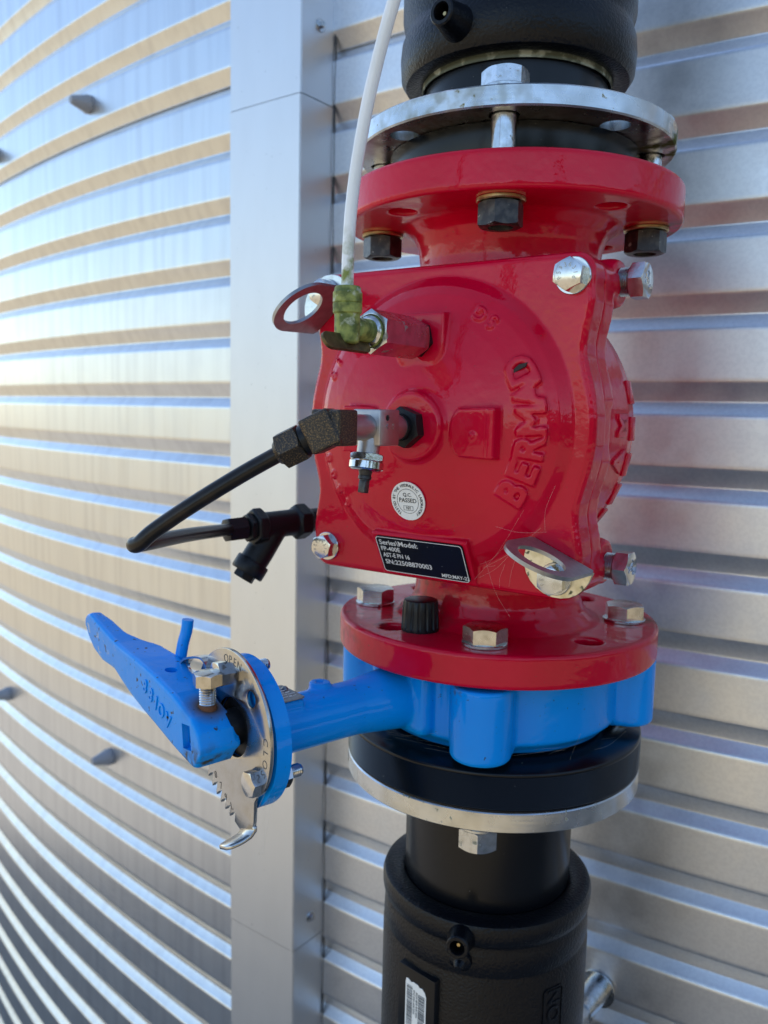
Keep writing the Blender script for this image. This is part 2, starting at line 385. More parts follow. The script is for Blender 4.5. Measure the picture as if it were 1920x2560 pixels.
for a, z in ((-8.57, .548), (-13.6, .548), (-14.1, -.700), (-8.27, -.690)): wall_bolt(a, z)

# ------------------------------------------------------------------ pipes above and below
def post(parent, c, n, r=.0100, h=.024, m=blackp):
    M = fr(c, n)
    bm = bmesh.new(); tube_lathe(bm, [(r * 1.35, -h), (r, -h * .15), (r, -.001), (r - .001, 0), (r * .66, 0), (r * .6, -.001), (r * .6, -h * .6), (.001, -h * .6), (.001, -h)], M, 40)
    s = ob('terminal_socket', bm, m, parent)
    bm = bmesh.new(); solid_lathe(bm, [(.0021, -h * .6), (.0021, -.006), (.0014, -.005)], M, 16); ob('terminal_pin', bm, brass, s)
up = thing('upper_pipe_coupler', 'black plastic pipe coupler with flanged stub above the red valve, cut by the top edge', 'pipe', (0, 0, .187))
bm = bmesh.new()
prof = [(.0765, .2765), (.086, .2735), (.0935, .2755), (.0975, .2815), (.0985, .296), (.0975, .307), (.0950, .313), (.0945, .317), (.0970, .328), (.0970, .60), (.0765, .60)]
tube_lathe(bm, prof, seg=128); ob('coupler_sleeve', bm, blackp, up)
bm = bmesh.new(); solid_lathe(bm, [(.105, .1875), (.1055, .189), (.1055, .2162), (.0771, .2165), (.0771, .60)], seg=128); ob('stub_flange', bm, blackpipe, up)
bm = bmesh.new(); tube_lathe(bm, [(.0772, .2745), (.0788, .2705), (.0796, .2705), (.0800, .2765)], seg=96); ob('scraped_collar', bm, mat('scraped_plastic', (.10, .11, .07), .5, dirt=[(90, (.4, .42, .33), .5, .62, .6)]), up)
q = az(-1.5, 1); post(up, q * .121 + ZUP * .2935, q + ZUP * 0.0)
lo_t = thing('lower_pipe_coupler', 'thick black plastic pipe coupler with barcode sticker rising from the bottom edge', 'pipe', (0, 0, -1.60))
bm = bmesh.new()
prof = [(.0775, -.4275), (.0800, -.4262), (.0925, -.4262), (.0962, -.4280), (.0978, -.4320), (.0978, -.4400), (.0968, -.4455), (.0945, -.4478), (.0942, -.4500), (.0955, -.4530), (.0962, -.4700), (.0950, -.4740), (.0950, -.4760), (.0966, -.4800), (.0970, -.80), (.0970, -1.5), (.0770, -1.5)]
tube_lathe(bm, prof, seg=128); ob('coupler_sleeve', bm, blackp, lo_t)
prof = [(.1322, -.2755), (.1332, -.2765)]
z = -.2785
while z > -.3055: prof += [(.1334, z), (.1329, z - .0006)]; z -= .0012
prof += [(.1330, -.3068), (.1320, -.3074), (.0771, -.3076)]
z = -.326
while z > -.428: prof += [(.0771, z), (.07685, z - .0006)]; z -= .0012
prof += [(.0771, -.43), (.0771, -1.60)]
bm = bmesh.new(); solid_lathe(bm, prof, seg=160); sf = ob('stub_flange', finish(bm, 60), blackpipe, lo_t)
q = az(15.5, 1); post(lo_t, q * .1130 + ZUP * -.4390, q + ZUP * .06, r=.0098)
q = az(15.5, 1); M = fr(q * .097 + ZUP * -.4605, q + ZUP * -.2); bm = bmesh.new()
lathe(bm, [(0, -.004), (.0095, -.004), (.0095, .002), (.0055, .0045), (.0045, .0075), (.0030, .0095), (0, .0098)], M, 24); ob('fusion_indicator', bm, blackp, lo_t)
# flat label holder with barcode sticker
q = az(-7.5, 1); hx = V((q.y * -1, q.x, 0)); hx = ZUP.cross(q)                     # right-hand direction seen from outside
hc = q * .0985 + ZUP * -.5275
Mh = Matrix((hx, ZUP, q)).transposed().to_4x4(); Mh.translation = hc
bm = bmesh.new(); box(bm, Mh @ Matrix.Translation((0, 0, -.006)), .041, .088, .018, .0012); ob('label_holder', bm, mat('holder_plastic', (.006, .0065, .008), .3, spec=.25), lo_t)
stk = [(-.0115, -.04), (.0115, -.04), (.0115, .0255), (.0100, .0290), (.0070, .0315), (.004, .0310), (.0025, .0325), (-.0030, .0330), (-.0055, .0318), (-.0085, .0338), (-.0110, .0335), (-.0115, .03)]
bm = bmesh.new(); prism(bm, stk, Mh, .0034, h0=.0028); st_o = ob('barcode_sticker', bm, sticker, lo_t)
bm = bmesh.new(); rnd = random.Random(3)
for x0, x1 in ((-.0100, -.0036), (.0030, .0102)):
    y = .0285 if x0 < 0 else .0245
    while y > -.038:
        h = rnd.choice((.0003, .0003, .0006, .0009)); gq = rnd.choice((.0004, .0004, .0007))
        vs_ = [bm.verts.new(Mh @ V(p)) for p in ((x0, y, .0036), (x1, y, .0036), (x1, y - h, .0036), (x0, y - h, .0036))]; bm.faces.new(vs_); y -= h + gq
ob('barcode', bm, inkm, st_o, kind='stuff')
bm = bmesh.new()
addmesh(bm, text('30225 8870 4530 0226', .0026, .00005, align='LEFT'), Mh @ Matrix.Translation((.0012, .0255, .0036)) @ Matrix.Rotation(-PI / 2, 4, 'Z'))
addmesh(bm, text('0445 0302 6530 2255', .0026, .00005, align='LEFT'), Mh @ Matrix.Translation((-.0018, .0262, .0036)) @ Matrix.Rotation(-PI / 2, 4, 'Z'))
ob('sticker_digits', bm, inkm, st_o, kind='stuff')
# raised lettering on the right of the sleeve
bm = bmesh.new()
def on_sleeve(me, a_c, zc, r, rot=-PI / 2):
    me = me.copy(); me.transform(Matrix.Rotation(rot, 4, 'Z'))
    for v in me.vertices:
        a = math.radians(a_c) + v.co.x / r; rr = r + v.co.z
        v.co = V((rr * math.sin(a), -rr * math.cos(a), zc + v.co.y))
    return me
tm = text('NO', .020, .0007, .0002); addmesh(bm, on_sleeve(tm, 66, -.507, .097))
fr_pts = rrect(.075, .022, .004, 4)
f_me = bmesh.new(); out = [f_me.verts.new((x, y, 0)) for x, y in fr_pts]; inn_ = [f_me.verts.new((x * .975, y * .92, 0)) for x, y in fr_pts]
out2 = [f_me.verts.new((x, y, .0008)) for x, y in fr_pts]; inn2 = [f_me.verts.new((x * .975, y * .92, .0008)) for x, y in fr_pts]
for k in range(len(fr_pts)):
    j = (k + 1) % len(fr_pts)
    f_me.faces.new((out[k], out[j], out2[j], out2[k])); f_me.faces.new((inn_[k], inn2[k], inn2[j], inn_[j])); f_me.faces.new((out2[k], out2[j], inn2[j], inn2[k]))
bmesh.ops.subdivide_edges(f_me, edges=[e for e in f_me.edges if e.calc_length() > .006], cuts=8)
addmesh(bm, on_sleeve(raw(f_me), 66, -.527, .0969))
ob('raised_lettering', bm, blackp, lo_t)

# ------------------------------------------------------------------ backing rings
HOLES = [22.5 + 45 * k for k in range(8)]
def holes_cut(z0, z1, r, rc=.1135):
    bm = bmesh.new()
    for a in HOLES: solid_lathe(bm, [(r, z0), (r, z1)], Matrix.Translation(az(a, rc)), 32)
    return raw(bm)
def ring(name, label, z0, z1, R, rin, group=None):
    bm = bmesh.new(); e = .0012
    tube_lathe(bm, [(rin, z0), (R - e, z0), (R, z0 + e), (R, z1 - e), (R - e, z1), (rin, z1)], seg=160)
    me = boolean(raw(bm), holes_cut(z0 - .01, z1 + .01, .0115)); me.polygons.foreach_set('use_smooth', [True] * len(me.polygons)); me.set_sharp_from_angle(angle=math.radians(30))
    t = thing(name, label, 'flange ring', (0, 0, z0)); ob('ring_plate', me, ringm, t); return t
ring('backing_ring', 'upper silver steel ring with algae on its right rim, above the red valve', .2168, .2320, .1335, .0790)
r2 = ring('backing_ring', 'silver steel backing ring under the thick grooved black flange, below the blue valve', -.3247, -.3078, .1330, .0790)
bm = bmesh.new(); tm = text('685', .010, .0003); tm.transform(Matrix.Rotation(PI, 4, 'Z'))
me_ = tm.copy()
for v in me_.vertices:
    a = math.radians(-52) + v.co.x / .133; rr = .1331 + v.co.z * .6
    v.co = V((rr * math.sin(a), -rr * math.cos(a), -.3163 + v.co.y))
addmesh(bm, me_); ob('stamped_number', bm, mat('stamped_steel', (.33, .33, .32), .5, 1.0), r2)

# ------------------------------------------------------------------ the red valve
CX, CZ = .0025, -.0095
FC = Matrix(((1, 0, 0, CX), (0, 0, -1, 0), (0, 1, 0, CZ), (0, 0, 0, 1)))   # local x right, y up, z towards -Y ; origin on axis at Y=0
def rounded(cx, cy, r, n=40): return [(cx + r * math.cos(2 * PI * k / n), cy + r * math.sin(2 * PI * k / n)) for k in range(n)]
valve = thing('control_valve', 'glossy red cast control valve with square cover, two round flanges and raised lettering', 'valve', (0, 0, -.207))
def outline(grow=0.0, bulge=.1268):
    side = [(.1205, .1000), (.1215, .0900), (.1200, .0790), (.1178, .0690), (.1168, .0600), (.1175, .0520), (.1198, .0430), (.1225, .0340), (.1250, .0230), (bulge, .0100)]
    corner = [(.1060 + .0150 * math.cos(math.radians(a)), .1075 + .0150 * math.sin(math.radians(a))) for a in range(90, -1, -15)]
    half = corner + side                                     # from top right corner down to the middle of the right side
    right = half + [(x, -y) for x, y in reversed(half)]
    pts = right + [(-x, y) for x, y in reversed(right)]
    return [(x + grow * (1 if x > 0 else -1), y + grow * (1 if y > 0 else -1)) for x, y in pts]
# body
bm = bmesh.new()
def flange_mesh(z0, z1):
    b = bmesh.new(); e = .002; solid_lathe(b, [(.1425 - e, z0), (.1425, z0 + e), (.1425, z1 - e), (.1425 - e, z1)], seg=160)
    me = boolean(raw(b), holes_cut(z0 - .02, z1 + .02, .0112)); return me
addmesh(bm, flange_mesh(.1585, .1870)); addmesh(bm, flange_mesh(-.2065, -.1790))
solid_lathe(bm, [(.060, -.02), (.0775, -.02), (.0775, .128), (.0790, .140), (.0830, .150), (.0910, .157), (.1000, .1605), (.09, .17)], seg=128)
solid_lathe(bm, [(.09, -.195), (.0940, -.1805), (.0860, -.1765), (.0790, -.170), (.0750, -.160), (.0735, -.148), (.0735, .0)], seg=128)
z = -.020
solid_lathe(bm, [(.1190, .093), (.1215, .070), (.1215, .030), (.1185, .010), (.108, -.015), (.095, -.035), (.08, -.05)], FC, 96)    # bowl behind the cover, z = -Y
prism(bm, outline(-.0008, .1230), FC, .0965, h0=.076)
for sx in (-1, 1):
    for sy in (-1, 1):
        solid_lathe(bm, [(.0165, .0965), (.0165, .064), (.013, .056)], FC @ Matrix.Translation((sx * .1045, sy * .1055, 0)), 40)
        # side bosses for the plugs, axis along x
        if sx == 1:
            solid_lathe(bm, [(.018, -.06), (.0185, .0), (.0165, .006)], fr(FC @ V((.1120, sy * .1045 + .0035, .0575)), (1, 0, 0)), 40)
prism(bm, [(-.02, -.11), (.105, -.11), (.105, .112), (-.02, .112)], FC, .075, h0=.045)
# letters on the rim of the bowl, facing +X
for ch, a in zip('MADE', (-26, -9, 9, 26)):
    pass
body_me = remesh(raw(bm), .0015, 4)
ob('body', body_me, red, valve)
bm = bmesh.new()
for s_, zc in (('A', -.034), ('M', -.006)):
    a = math.asin((zc - CZ) / .1235); n = V((math.cos(a), 0, math.sin(a))); up_ = V((0, -1, 0)); rt = up_.cross(n)
    M = Matrix((rt, up_, n)).transposed().to_4x4(); M.translation = V((CX, -.048, CZ)) + n * .1212
    addmesh(bm, text(s_, .024, .0014, .0006, .0008), M)
for k, a in enumerate((-36, -25, -13, 0.5, 14)):
    a = math.radians(a); n = V((math.cos(a), 0, math.sin(a))); M = fr(V((CX, -.024, CZ)) + n * .1216, n, (0, 1, 0)); box(bm, M, .010, .019, .0026, .0010)
ob('side_lettering', bm, red, valve)
# cover
bm = bmesh.new()
P0, P1 = .0985, .1205
prism(bm, outline(), FC, P1 - .0035, h0=P0); prism(bm, outline(-.0012), FC, P1 - .0014, h0=P0); prism(bm, outline(-.0035), FC, P1, h0=P0)
DOME = [(.1130, .1200), (.1095, .1235), (.1050, .1285), (.0980, .1330), (.0800, .1395), (.0600, .1445), (.0450, .1475), (.0330, .1500)]
solid_lathe(bm, [(.1130, .11)] + DOME + [(.0285, .1510), (.0262, .1535), (.0255, .1565), (.0242, .1582)], FC, 160)
def dome_h(r):
    pr_ = DOME
    if r <= pr_[-1][0]: return .150
    for (r0, h0), (r1, h1) in zip(pr_, pr_[1:]):
        if r1 <= r <= r0: return h0 + (h1 - h0) * (r0 - r) / (r0 - r1)
    return .1205
# boss under the tube adaptor (shield shape), D boss, label pad
def local(x, z): return (x - CX, z - CZ)
bx, by = local(.0013, .0545)
pts = [(bx - .021, by + .019), (bx + .021, by + .019), (bx + .0215, by - .004)] + [(bx + .0215 * math.cos(math.radians(a)), by - .004 + .019 * math.sin(math.radians(a))) for a in range(-15, -180, -15)] + [(bx - .0215, by - .004)]
prism(bm, pts, FC, .1475, h0=.125)
bx2, by2 = local(.0525, -.013)
pts = [(bx2 + .0165, by2 - .018), (bx2 + .0165, by2 + .018), (bx2 - .003, by2 + .0175)] + [(bx2 - .011 + .0085 * math.cos(math.radians(a)), by2 + .0172 * math.sin(math.radians(a))) for a in range(100, 261, 20)] + [(bx2 - .003, by2 - .0175)]
prism(bm, pts, FC, .1525, h0=.13)
box(bm, FC @ Matrix.Translation((bx2 + .0135, by2, .1515)), .005, .036, .0045)
solid_lathe(bm, [(.0022, .150), (.0018, .1540)], FC @ Matrix.Translation((bx2 - .001, by2 - .002, 0)), 16)
# left D boss mirrored, half hidden by the fittings
pts = [(-x, y) for x, y in reversed(pts)]; prism(bm, pts, FC, .1520, h0=.13)
# label pad : wedge whose face leans down
LT, LB = V((0.001, -.1395, -.0955)), V((0.001, -.1225, -.1275))     # middle of the face's top and bottom edge
def wedge(x0, x1):
    sec = [(-.1395, -.0935), (-.1405, -.0955), (-.1215, -.1300), (-.1150, -.1320), (-.1150, -.0920), (-.130, -.0915)]
    a = [bm.verts.new((x0, y, z)) for y, z in sec]; b = [bm.verts.new((x1, y, z)) for y, z in sec]
    bm.faces.new(a); bm.faces.new(list(reversed(b)))
    for k in range(len(sec)): j = (k + 1) % len(sec); bm.faces.new((a[k], b[k], b[j], a[j]))
wedge(-.0425, .0435)
# lettering
def arc_char(ch, ang, r, size, ext, bev, off, inward=True, h=None):
    a = math.radians(ang); px, py = r * math.cos(a), r * math.sin(a)
    rot = a + PI / 2 if inward else a - PI / 2
    hh = (dome_h(r) if h is None else h)
    slope = 0
    M = FC @ Matrix.Translation((px, py, hh)) @ Matrix.Rotation(rot, 4, 'Z')
    M = M @ Matrix.Rotation(math.radians(-14 if inward else 14) * -1, 4, 'X') if h is None else M
    return text(ch, size, ext, bev, off), M
for ch, a in zip('BERMAD', (-31.5, -20.4, -8.6, 4.0, 16.4, 27.6)):
    me, M = arc_char(ch, a, .0885, .0285, .0022, .0003, .0010); addmesh(bm, me, M)
for ch, a in zip('SG', (54.6, 61.8)):
    me, M = arc_char(ch, a, .0925, .0145, .0019, .0, .0003); addmesh(bm, me, M)
for ch, a in zip('8086', (197, 205, 213, 221)):
    me, M = arc_char(ch, a, .0985, .0125, .0014, .0, .0004, inward=False); addmesh(bm, me, M)
for ch, a in zip('16', (150, 157)):
    me, M = arc_char(ch, a, .0985, .0125, .0014, .0, .0004, inward=False); addmesh(bm, me, M)
cover_me = remesh(raw(bm), .00090, 4)
cover = ob('cover', cover_me, red, valve)
bm = bmesh.new(); prism(bm, outline(-.0030, .1215), FC, .0988, h0=.0962); ob('gasket', bm, darkm, valve)
bm = bmesh.new(); M = FC @ Matrix.Translation((.0767, .0395, dome_h(.088) + .0012)) @ Matrix.Rotation(math.radians(20), 4, 'Z')
prism(bm, [(-.008, -.0005), (-.002, .0012), (.006, .002), (.008, .0042), (.002, .005), (-.004, .0028), (-.009, .0022)], M, .0012, h0=-.001); ob('chipped_spot', bm, chip, valve)

def hexbolt(parent, M, af, h, m, washer=None, wm=None, name='bolt', mark=None, stack=0.0):
    """bolt head on M (z out of the surface)"""
    z = 0.0; root = None
    b = bmesh.new(); hexa(b, M @ Matrix.Translation((0, 0, (washer[1] if washer else 0) + stack)) @ Matrix.Rotation(.3, 4, 'Z'), af, h); root = ob(name, b, m, parent)
    if washer:
        b = bmesh.new(); r, t = washer; solid_lathe(b, [(r - .0003, stack), (r, stack + .0003), (r, stack + t - .0004), (r - .0004, stack + t)], M, 48); ob('washer', b, wm or m, root)
    if stack:
        b = bmesh.new(); thread(b, M, af * .30, stack, .0012); ob('thread', b, m, root)
    if mark:
        b = bmesh.new(); T = (washer[1] if washer else 0) + stack + h
        for i, ch in enumerate(mark):
            a = math.radians(200 - i * 34); rr = af * .30
            addmesh(b, text(ch, af * .22, .00015), M @ Matrix.Translation((rr * math.cos(a), rr * math.sin(a), T)) @ Matrix.Rotation(a - PI / 2, 4, 'Z'))
        ob('head_marking', b, mat('stamped_mark', (.33, .33, .32), .4, 1.0) if 'stamped_mark' not in MATS else MATS['stamped_mark'], root)
    return root
def fcM(sx, sy, h=P1): return FC @ Matrix.Translation((sx * .1045, sy * .1045, h))
hexbolt(valve, FC @ Matrix.Translation((.1065, .1055, P1 - .0006)) @ Matrix.Rotation(.12, 4, 'Z'), .0198, .0098, stain, (.0128, .0030), name='cover_bolt', mark='F5936316')
hexbolt(valve, FC @ Matrix.Translation((-.1040, -.1050, P1 - .0006)), .0185, .0090, stain, (.0120, .0030), name='cover_bolt', mark='F5936316')
def eye_bracket(b0, b1, d, bolt, side, mark):
    """two leaves: one under the bolt, one standing out of the cover with a round hole; b0,b1 ends of the bend on the cover, d tip vector"""
    b0, b1, d = V(b0), V(b1), V(d); e1 = (b1 - b0).normalized(); L = d.length; dn_ = d.normalized(); nrm = e1.cross(dn_).normalized(); mid = (b0 + b1) / 2; W = (b1 - b0).length
    e2 = nrm.cross(e1)
    if e2.dot(dn_) < 0: e2 = -e2
    sk = dn_.dot(e1) * L; L2 = dn_.dot(e2) * L
    rc = W / 2; hc = L2 - rc
    outer, inner = [], []
    n = 72; hr = W * .335
    for k in range(n):
        a = 2 * PI * k / n; c, s = math.cos(a), math.sin(a)
        if s >= 0: x, y = rc * c, hc + rc * s
        else:
            t_ = min(rc / max(abs(c), 1e-6), hc / max(-s, 1e-6)); x, y = t_ * c, hc + t_ * s
        outer.append((x + sk * y / L2, y)); inner.append((hr * c + sk * hc / L2, hc + hr * s))
    b = bmesh.new(); th = .0028
    def mk(pts, zz): return [b.verts.new(mid + e1 * x + e2 * y + nrm * zz) for x, y in pts]
    o0, o1, i0, i1 = mk(outer, -th / 2), mk(outer, th / 2), mk(inner, -th / 2), mk(inner, th / 2)
    for k in range(n):
        j = (k + 1) % n
        b.faces.new((o0[k], o0[j], o1[j], o1[k])); b.faces.new((i0[k], i1[k], i1[j], i0[j])); b.faces.new((o1[k], o1[j], i1[j], i1[k])); b.faces.new((o0[k], i0[k], i0[j], o0[j]))
    root = ob('lifting_eye', b, eye_steel, valve)
    # leaf on the cover
    dirn = V(bolt) - mid; q2 = V((dirn.x, 0, dirn.z)); q2 = (q2 - e1 * q2.dot(e1)).normalized()
    hb = (V(bolt) - mid).dot(q2); pts = [(-W / 2, 0), (W / 2, 0)]
    for k in range(13): a = PI * k / 12; pts.append((W / 2 * math.cos(a), hb * .45 + W / 2 * .92 * math.sin(a)))
    M = Matrix((e1, q2, e1.cross(q2))).transposed().to_4x4(); M.translation = mid
    b = bmesh.new(); sg = 1 if e1.cross(q2).y < 0 else -1; prism(b, pts, M, .0028 * sg, .0003, 1, h0=0); ob('eye_leaf', b, goldish if side > 0 else stain, root)
    Mb = FC.copy(); Mb.translation = V((bolt[0], mid.y - .003, bolt[2]))
    hexbolt(valve, Mb @ Matrix.Rotation(.2, 4, 'Z'), .0190, .0095, stain if side < 0 else zinc, (.0118, .0024), name='cover_bolt', mark=mark)
eye_bracket((.0868, -.1215, -.0880), (.1350, -.1215, -.1080), (-.002, -.061, .002), (.1080, 0, -.1150), 1, 'F59310')
eye_bracket((-.1185, -.1215, .0655), (-.0787, -.1215, .0989), (.0, -.066, -.002), (-.1030, 0, .0965), -1, '3136')
for zc in (.0995, -.1135):
    c = FC @ V((.1120, zc - CZ, .0575)); M = fr(c + V((.006, 0, 0)), (1, 0, 0))
    b = bmesh.new(); thread(b, M, .0105, .009, .0016, 40); pl_ = ob('side_plug', b, zinc, valve)
    b = bmesh.new(); hexa(b, M @ Matrix.Translation((0, 0, .0088)) @ Matrix.Rotation(.5, 4, 'Z'), .0245, .0115, both=True); ob('plug_head', b, stain, pl_)
    b = bmesh.new(); rq = random.Random(5)
    for k in range(16):
        a = rq.random() * 6.28; r_ = rq.random() * .0068; box(b, M @ Matrix.Translation((r_ * math.cos(a), r_ * math.sin(a), .0204)) @ Matrix.Rotation(rq.random() * 3, 4, 'Z'), .0032, .0009, .0006)
    ob('head_marking', b, stain, pl_, kind='stuff')
# identification label on its pad
ln = (LB - LT).normalized(); lrt = V((1, 0, 0)); lnn = lrt.cross(-ln).normalized()
if lnn.y > 0: lnn = -lnn
ML = Matrix((lrt, -ln, lnn)).transposed().to_4x4(); ML.translation = (LT + LB) / 2 + lnn * .0016 + V((-.0004, 0, .0006))
bm = bmesh.new(); prism(bm, rrect(.0785, .0345, .0028), ML, .0012, .0003, 1, h0=-.002); lab = ob('rating_plate', bm, labelb, valve)
bm = bmesh.new(); o_, i_ = rrect(.0780, .0340, .0027), rrect(.0768, .0328, .0023)
A = [bm.verts.new(ML @ V((x, y, .00130))) for x, y in o_]; B = [bm.verts.new(ML @ V((x, y, .00130))) for x, y in i_]
for k in range(len(A)): j = (k + 1) % len(A); bm.faces.new((A[k], A[j], B[j], B[k]))
for s_, x, y, sz, sx in (('Series\\Model:', -.0365, .0117, .0066, 1.0), ('FP-400E', -.0365, .0056, .0058, .95), ('AST-E PN 16', -.0360, -.0006, .0058, .80), ('SN:22508870003', -.0358, -.0073, .0063, 1.0), ('MFD:MAY-22', .0150, -.0135, .0046, .95)):
    addmesh(bm, text(s_, sz, .00004, offset=.00008, align='LEFT'), ML @ Matrix.Translation((x, y, .00130)) @ Matrix.Diagonal((sx, 1, 1, 1)))
ob('plate_print', bm, labelw, lab)
# round test sticker on the dome
sx_, sy_ = local(-.0050, -.0665); rr_ = math.hypot(sx_, sy_); MS = FC @ Matrix.Translation((sx_, sy_, dome_h(rr_) + .0012)) @ Matrix.Rotation(math.radians(12.5), 4, 'X') @ Matrix.Rotation(math.radians(-1), 4, 'Y')
bm = bmesh.new(); solid_lathe(bm, [(.0152, -.0006), (.0152, .0002)], MS, 64); stc = ob('test_sticker', bm, sticker, valve)
bm = bmesh.new()
lathe(bm, [(.0095, .0004), (.0098, .0004)], MS, 64)
bmr = [(-.0042, -.0038), (.0042, -.0038), (.0042, -.0072), (-.0042, -.0072)]
for k in range(4):
    a, b_ = V(bmr[k]), V(bmr[(k + 1) % 4]); d_ = (b_ - a).normalized(); nn = V((-d_.y, d_.x)) * .00015
    bm.faces.new([bm.verts.new(MS @ V((p.x, p.y, .0004))) for p in (a - nn, b_ - nn, b_ + nn, a + nn)])
for s_, y, sz in (('Q.C.', .0050, .0040), ('PASSED', .0005, .0048), ('101', -.0055, .0032)): addmesh(bm, text(s_, sz, .00003, offset=.00004), MS @ Matrix.Translation((0, y, .0004)))
ts_ = 'TESTED BY THE HYDRAULIC LABORATORY'
for k, ch in enumerate(ts_):
    if ch == ' ': continue
    a = math.radians(232 - k * (284 / (len(ts_) - 1))); r_ = .0125
    addmesh(bm, text(ch, .0032, .00003, offset=.00004), MS @ Matrix.Translation((r_ * math.cos(a), r_ * math.sin(a), .0004)) @ Matrix.Rotation(a - PI / 2, 4, 'Z'))
ob('sticker_print', bm, inkm, stc)

# ------------------------------------------------------------------ flange bolts
def flange_bolt(label, grp, upper):
    zt = .2320 if upper else -.1790; zb_ = .1585 if upper else -.3247
    t = thing('flange_bolt', label, 'bolt', (0, 0, zb_), grp)
    b = bmesh.new(); hexa(b, Matrix.Translation((0, 0, zt + .0028)) @ Matrix.Rotation(.62 if upper else .2, 4, 'Z'), .0305, .0125); ob('head', b, zinc if upper else goldish_head, t)
    b = bmesh.new(); solid_lathe(b, [(.0178, zt), (.0182, zt + .0005), (.0182, zt + .0022), (.0176, zt + .0027)], seg=48); ob('washer', b, zinc, t)
    b = bmesh.new(); solid_lathe(b, [(.0094, zb_ - .012), (.0094, zt + .003)], seg=40); ob('shank', b, zinc, t)
    b = bmesh.new(); solid_lathe(b, [(.0176, zb_ - .0030), (.0184, zb_ - .0022), (.0184, zb_ - .0004), (.0178, zb_)], seg=48); ob('washer', b, brass if upper else zinc, t)
    b = bmesh.new(); hexa(b, Matrix.Translation((0, 0, zb_ - .0030)) @ Matrix.Rotation(PI, 4, 'X') @ Matrix.Rotation(.30, 4, 'Z'), .0300, .0180, both=True, hole=.0095); ob('nut', b, nutdark if upper else zinc, t)
    return t
goldish_head = mat('bolt_head', (.60, .58, .54), .24, 1.0, bump=[(300, .15, .0005, (.2, .2, 3))], var=(160, (.45, .43, .38), .42, .7), rvar=.08)
def copy_tree(o, parent=None):
    c = o.copy(); COL.objects.link(c); c.parent = parent
    for ch in list(o.children): copy_tree(ch, c)
    return c
protoU = flange_bolt('zinc bolt with dark nut in the front hole of the upper red flange', 'bolts through the upper red flange', True)
zu = protoU.location.z; protoU.location = (*az(22.5, .1135)[:2], zu)
for a, lab_ in ((-67.5, 'bolt whose dark nut hangs under the left end of the upper red flange'), (112.5, 'bolt whose dark nut hangs under the right end of the upper red flange')):
    c = copy_tree(protoU); c.location = (*az(a, .1135)[:2], zu); c.rotation_euler.z = math.radians(a - 22.5 + 14); c['label'] = lab_
protoL = flange_bolt('bolt with bright washer in the middle front hole of the lower red flange', 'bolts through the lower red flange', False)
zl = protoL.location.z; protoL.location = (*az(22.5, .1135)[:2], zl); protoL.rotation_euler.z = .25
for a, lab_ in ((-67.5, 'bolt on the left of the lower red flange, behind the black fluted cap'), (112.5, 'bolt on the right of the lower red flange, below the lower side plug')):
    c = copy_tree(protoL); c.location = (*az(a, .1135)[:2], zl); c.rotation_euler.z = math.radians(a) + (.9 if a > 0 else .35); c['label'] = lab_
# fluted cap standing on the lower flange
cap = thing('fluted_cap', 'small black fluted plastic cap standing on the lower red flange', 'cap', (-.0205, -.0985, -.179))
bm = bmesh.new(); n = 160; rings = []
for z_, r_, f in ((0, .0158, 0), (.002, .0160, 0), (.003, .0158, 1), (.016, .0152, 1), (.0235, .0146, .6), (.0255, .0138, 0), (.0262, .0120, 0)):
    rings.append([bm.verts.new(V(cap.location) + V(((r_ - f * .0011 * max(0, math.sin(k / n * 2 * PI * 16)) ** .5) * math.cos(2 * PI * k / n), (r_ - f * .0011 * max(0, math.sin(k / n * 2 * PI * 16)) ** .5) * math.sin(2 * PI * k / n), z_))) for k in range(n)])
for a, b in zip(rings, rings[1:]):
    for k in range(n): j = (k + 1) % n; bm.faces.new((a[k], a[j], b[j], b[k]))
bm.faces.new(rings[-1]); bm.faces.new(list(reversed(rings[0]))); ob('cap_body', bm, knobm, cap)

# ------------------------------------------------------------------ upper fitting with white tube
AX = V((.0013, 0, .0545))
def onax(A, y): return V((A.x, y, A.z))
ad = thing('hex_adaptor', 'long galvanised hexagonal adaptor screwed into the upper boss of the cover', 'fitting', (.0013, -.1475, .0545))
bm = bmesh.new(); hexa(bm, fr(onax(AX, -.1465), (0, -1, 0)) @ Matrix.Rotation(.25, 4, 'Z'), .0235, .0070, both=True); ob('base_nut', bm, blackcast, ad)
bm = bmesh.new(); hexa(bm, fr(onax(AX, -.1530), (0, -1, 0)) @ Matrix.Rotation(.0, 4, 'Z'), .0265, .0560, both=True, hole=.0115); ob('hex_barrel', bm, zinc, ad)
el = thing('push_fit_elbow', 'green algae covered push-fit elbow screwed into the hexagonal adaptor', 'fitting', (.0013, -.2347, .0545))
bm = bmesh.new(); Ye = -.2347
solid_lathe(bm, [(.0095, 0), (.0110, .001), (.0110, .008), (.0098, .009), (.0078, .010), (.0078, .026)], fr(onax(AX, -.2090 + .008), (0, -1, 0)), 48)
solid_lathe(bm, [(.0060, -.0105), (.0080, -.0095), (.0084, -.004), (.0084, .0095)], fr(onax(AX, Ye), (0, 0, 1)), 48)
el_me = remesh(raw(bm), .0007, 2); ob('elbow_body', el_me, moss, el)
bm = bmesh.new(); solid_lathe(bm, [(.0080, .0080), (.0094, .0095), (.0096, .0150), (.0091, .0155), (.0096, .0161), (.0096, .0222), (.0088, .0232), (.0086, .0252), (.0078, .0262), (.0043, .0262)], fr(onax(AX, Ye), (0, 0, 1)), 64); ob('collar', bm, moss, el)
bm = bmesh.new(); thread(bm, fr(onax(AX, -.2075), (0, -1, 0)), .0104, .004, .0012); ob('thread', bm, zinc, el)
tb = thing('white_tube', 'thin white plastic tube rising from the green elbow and bending right out of the top', 'tube', (.0005, Ye, .0870))
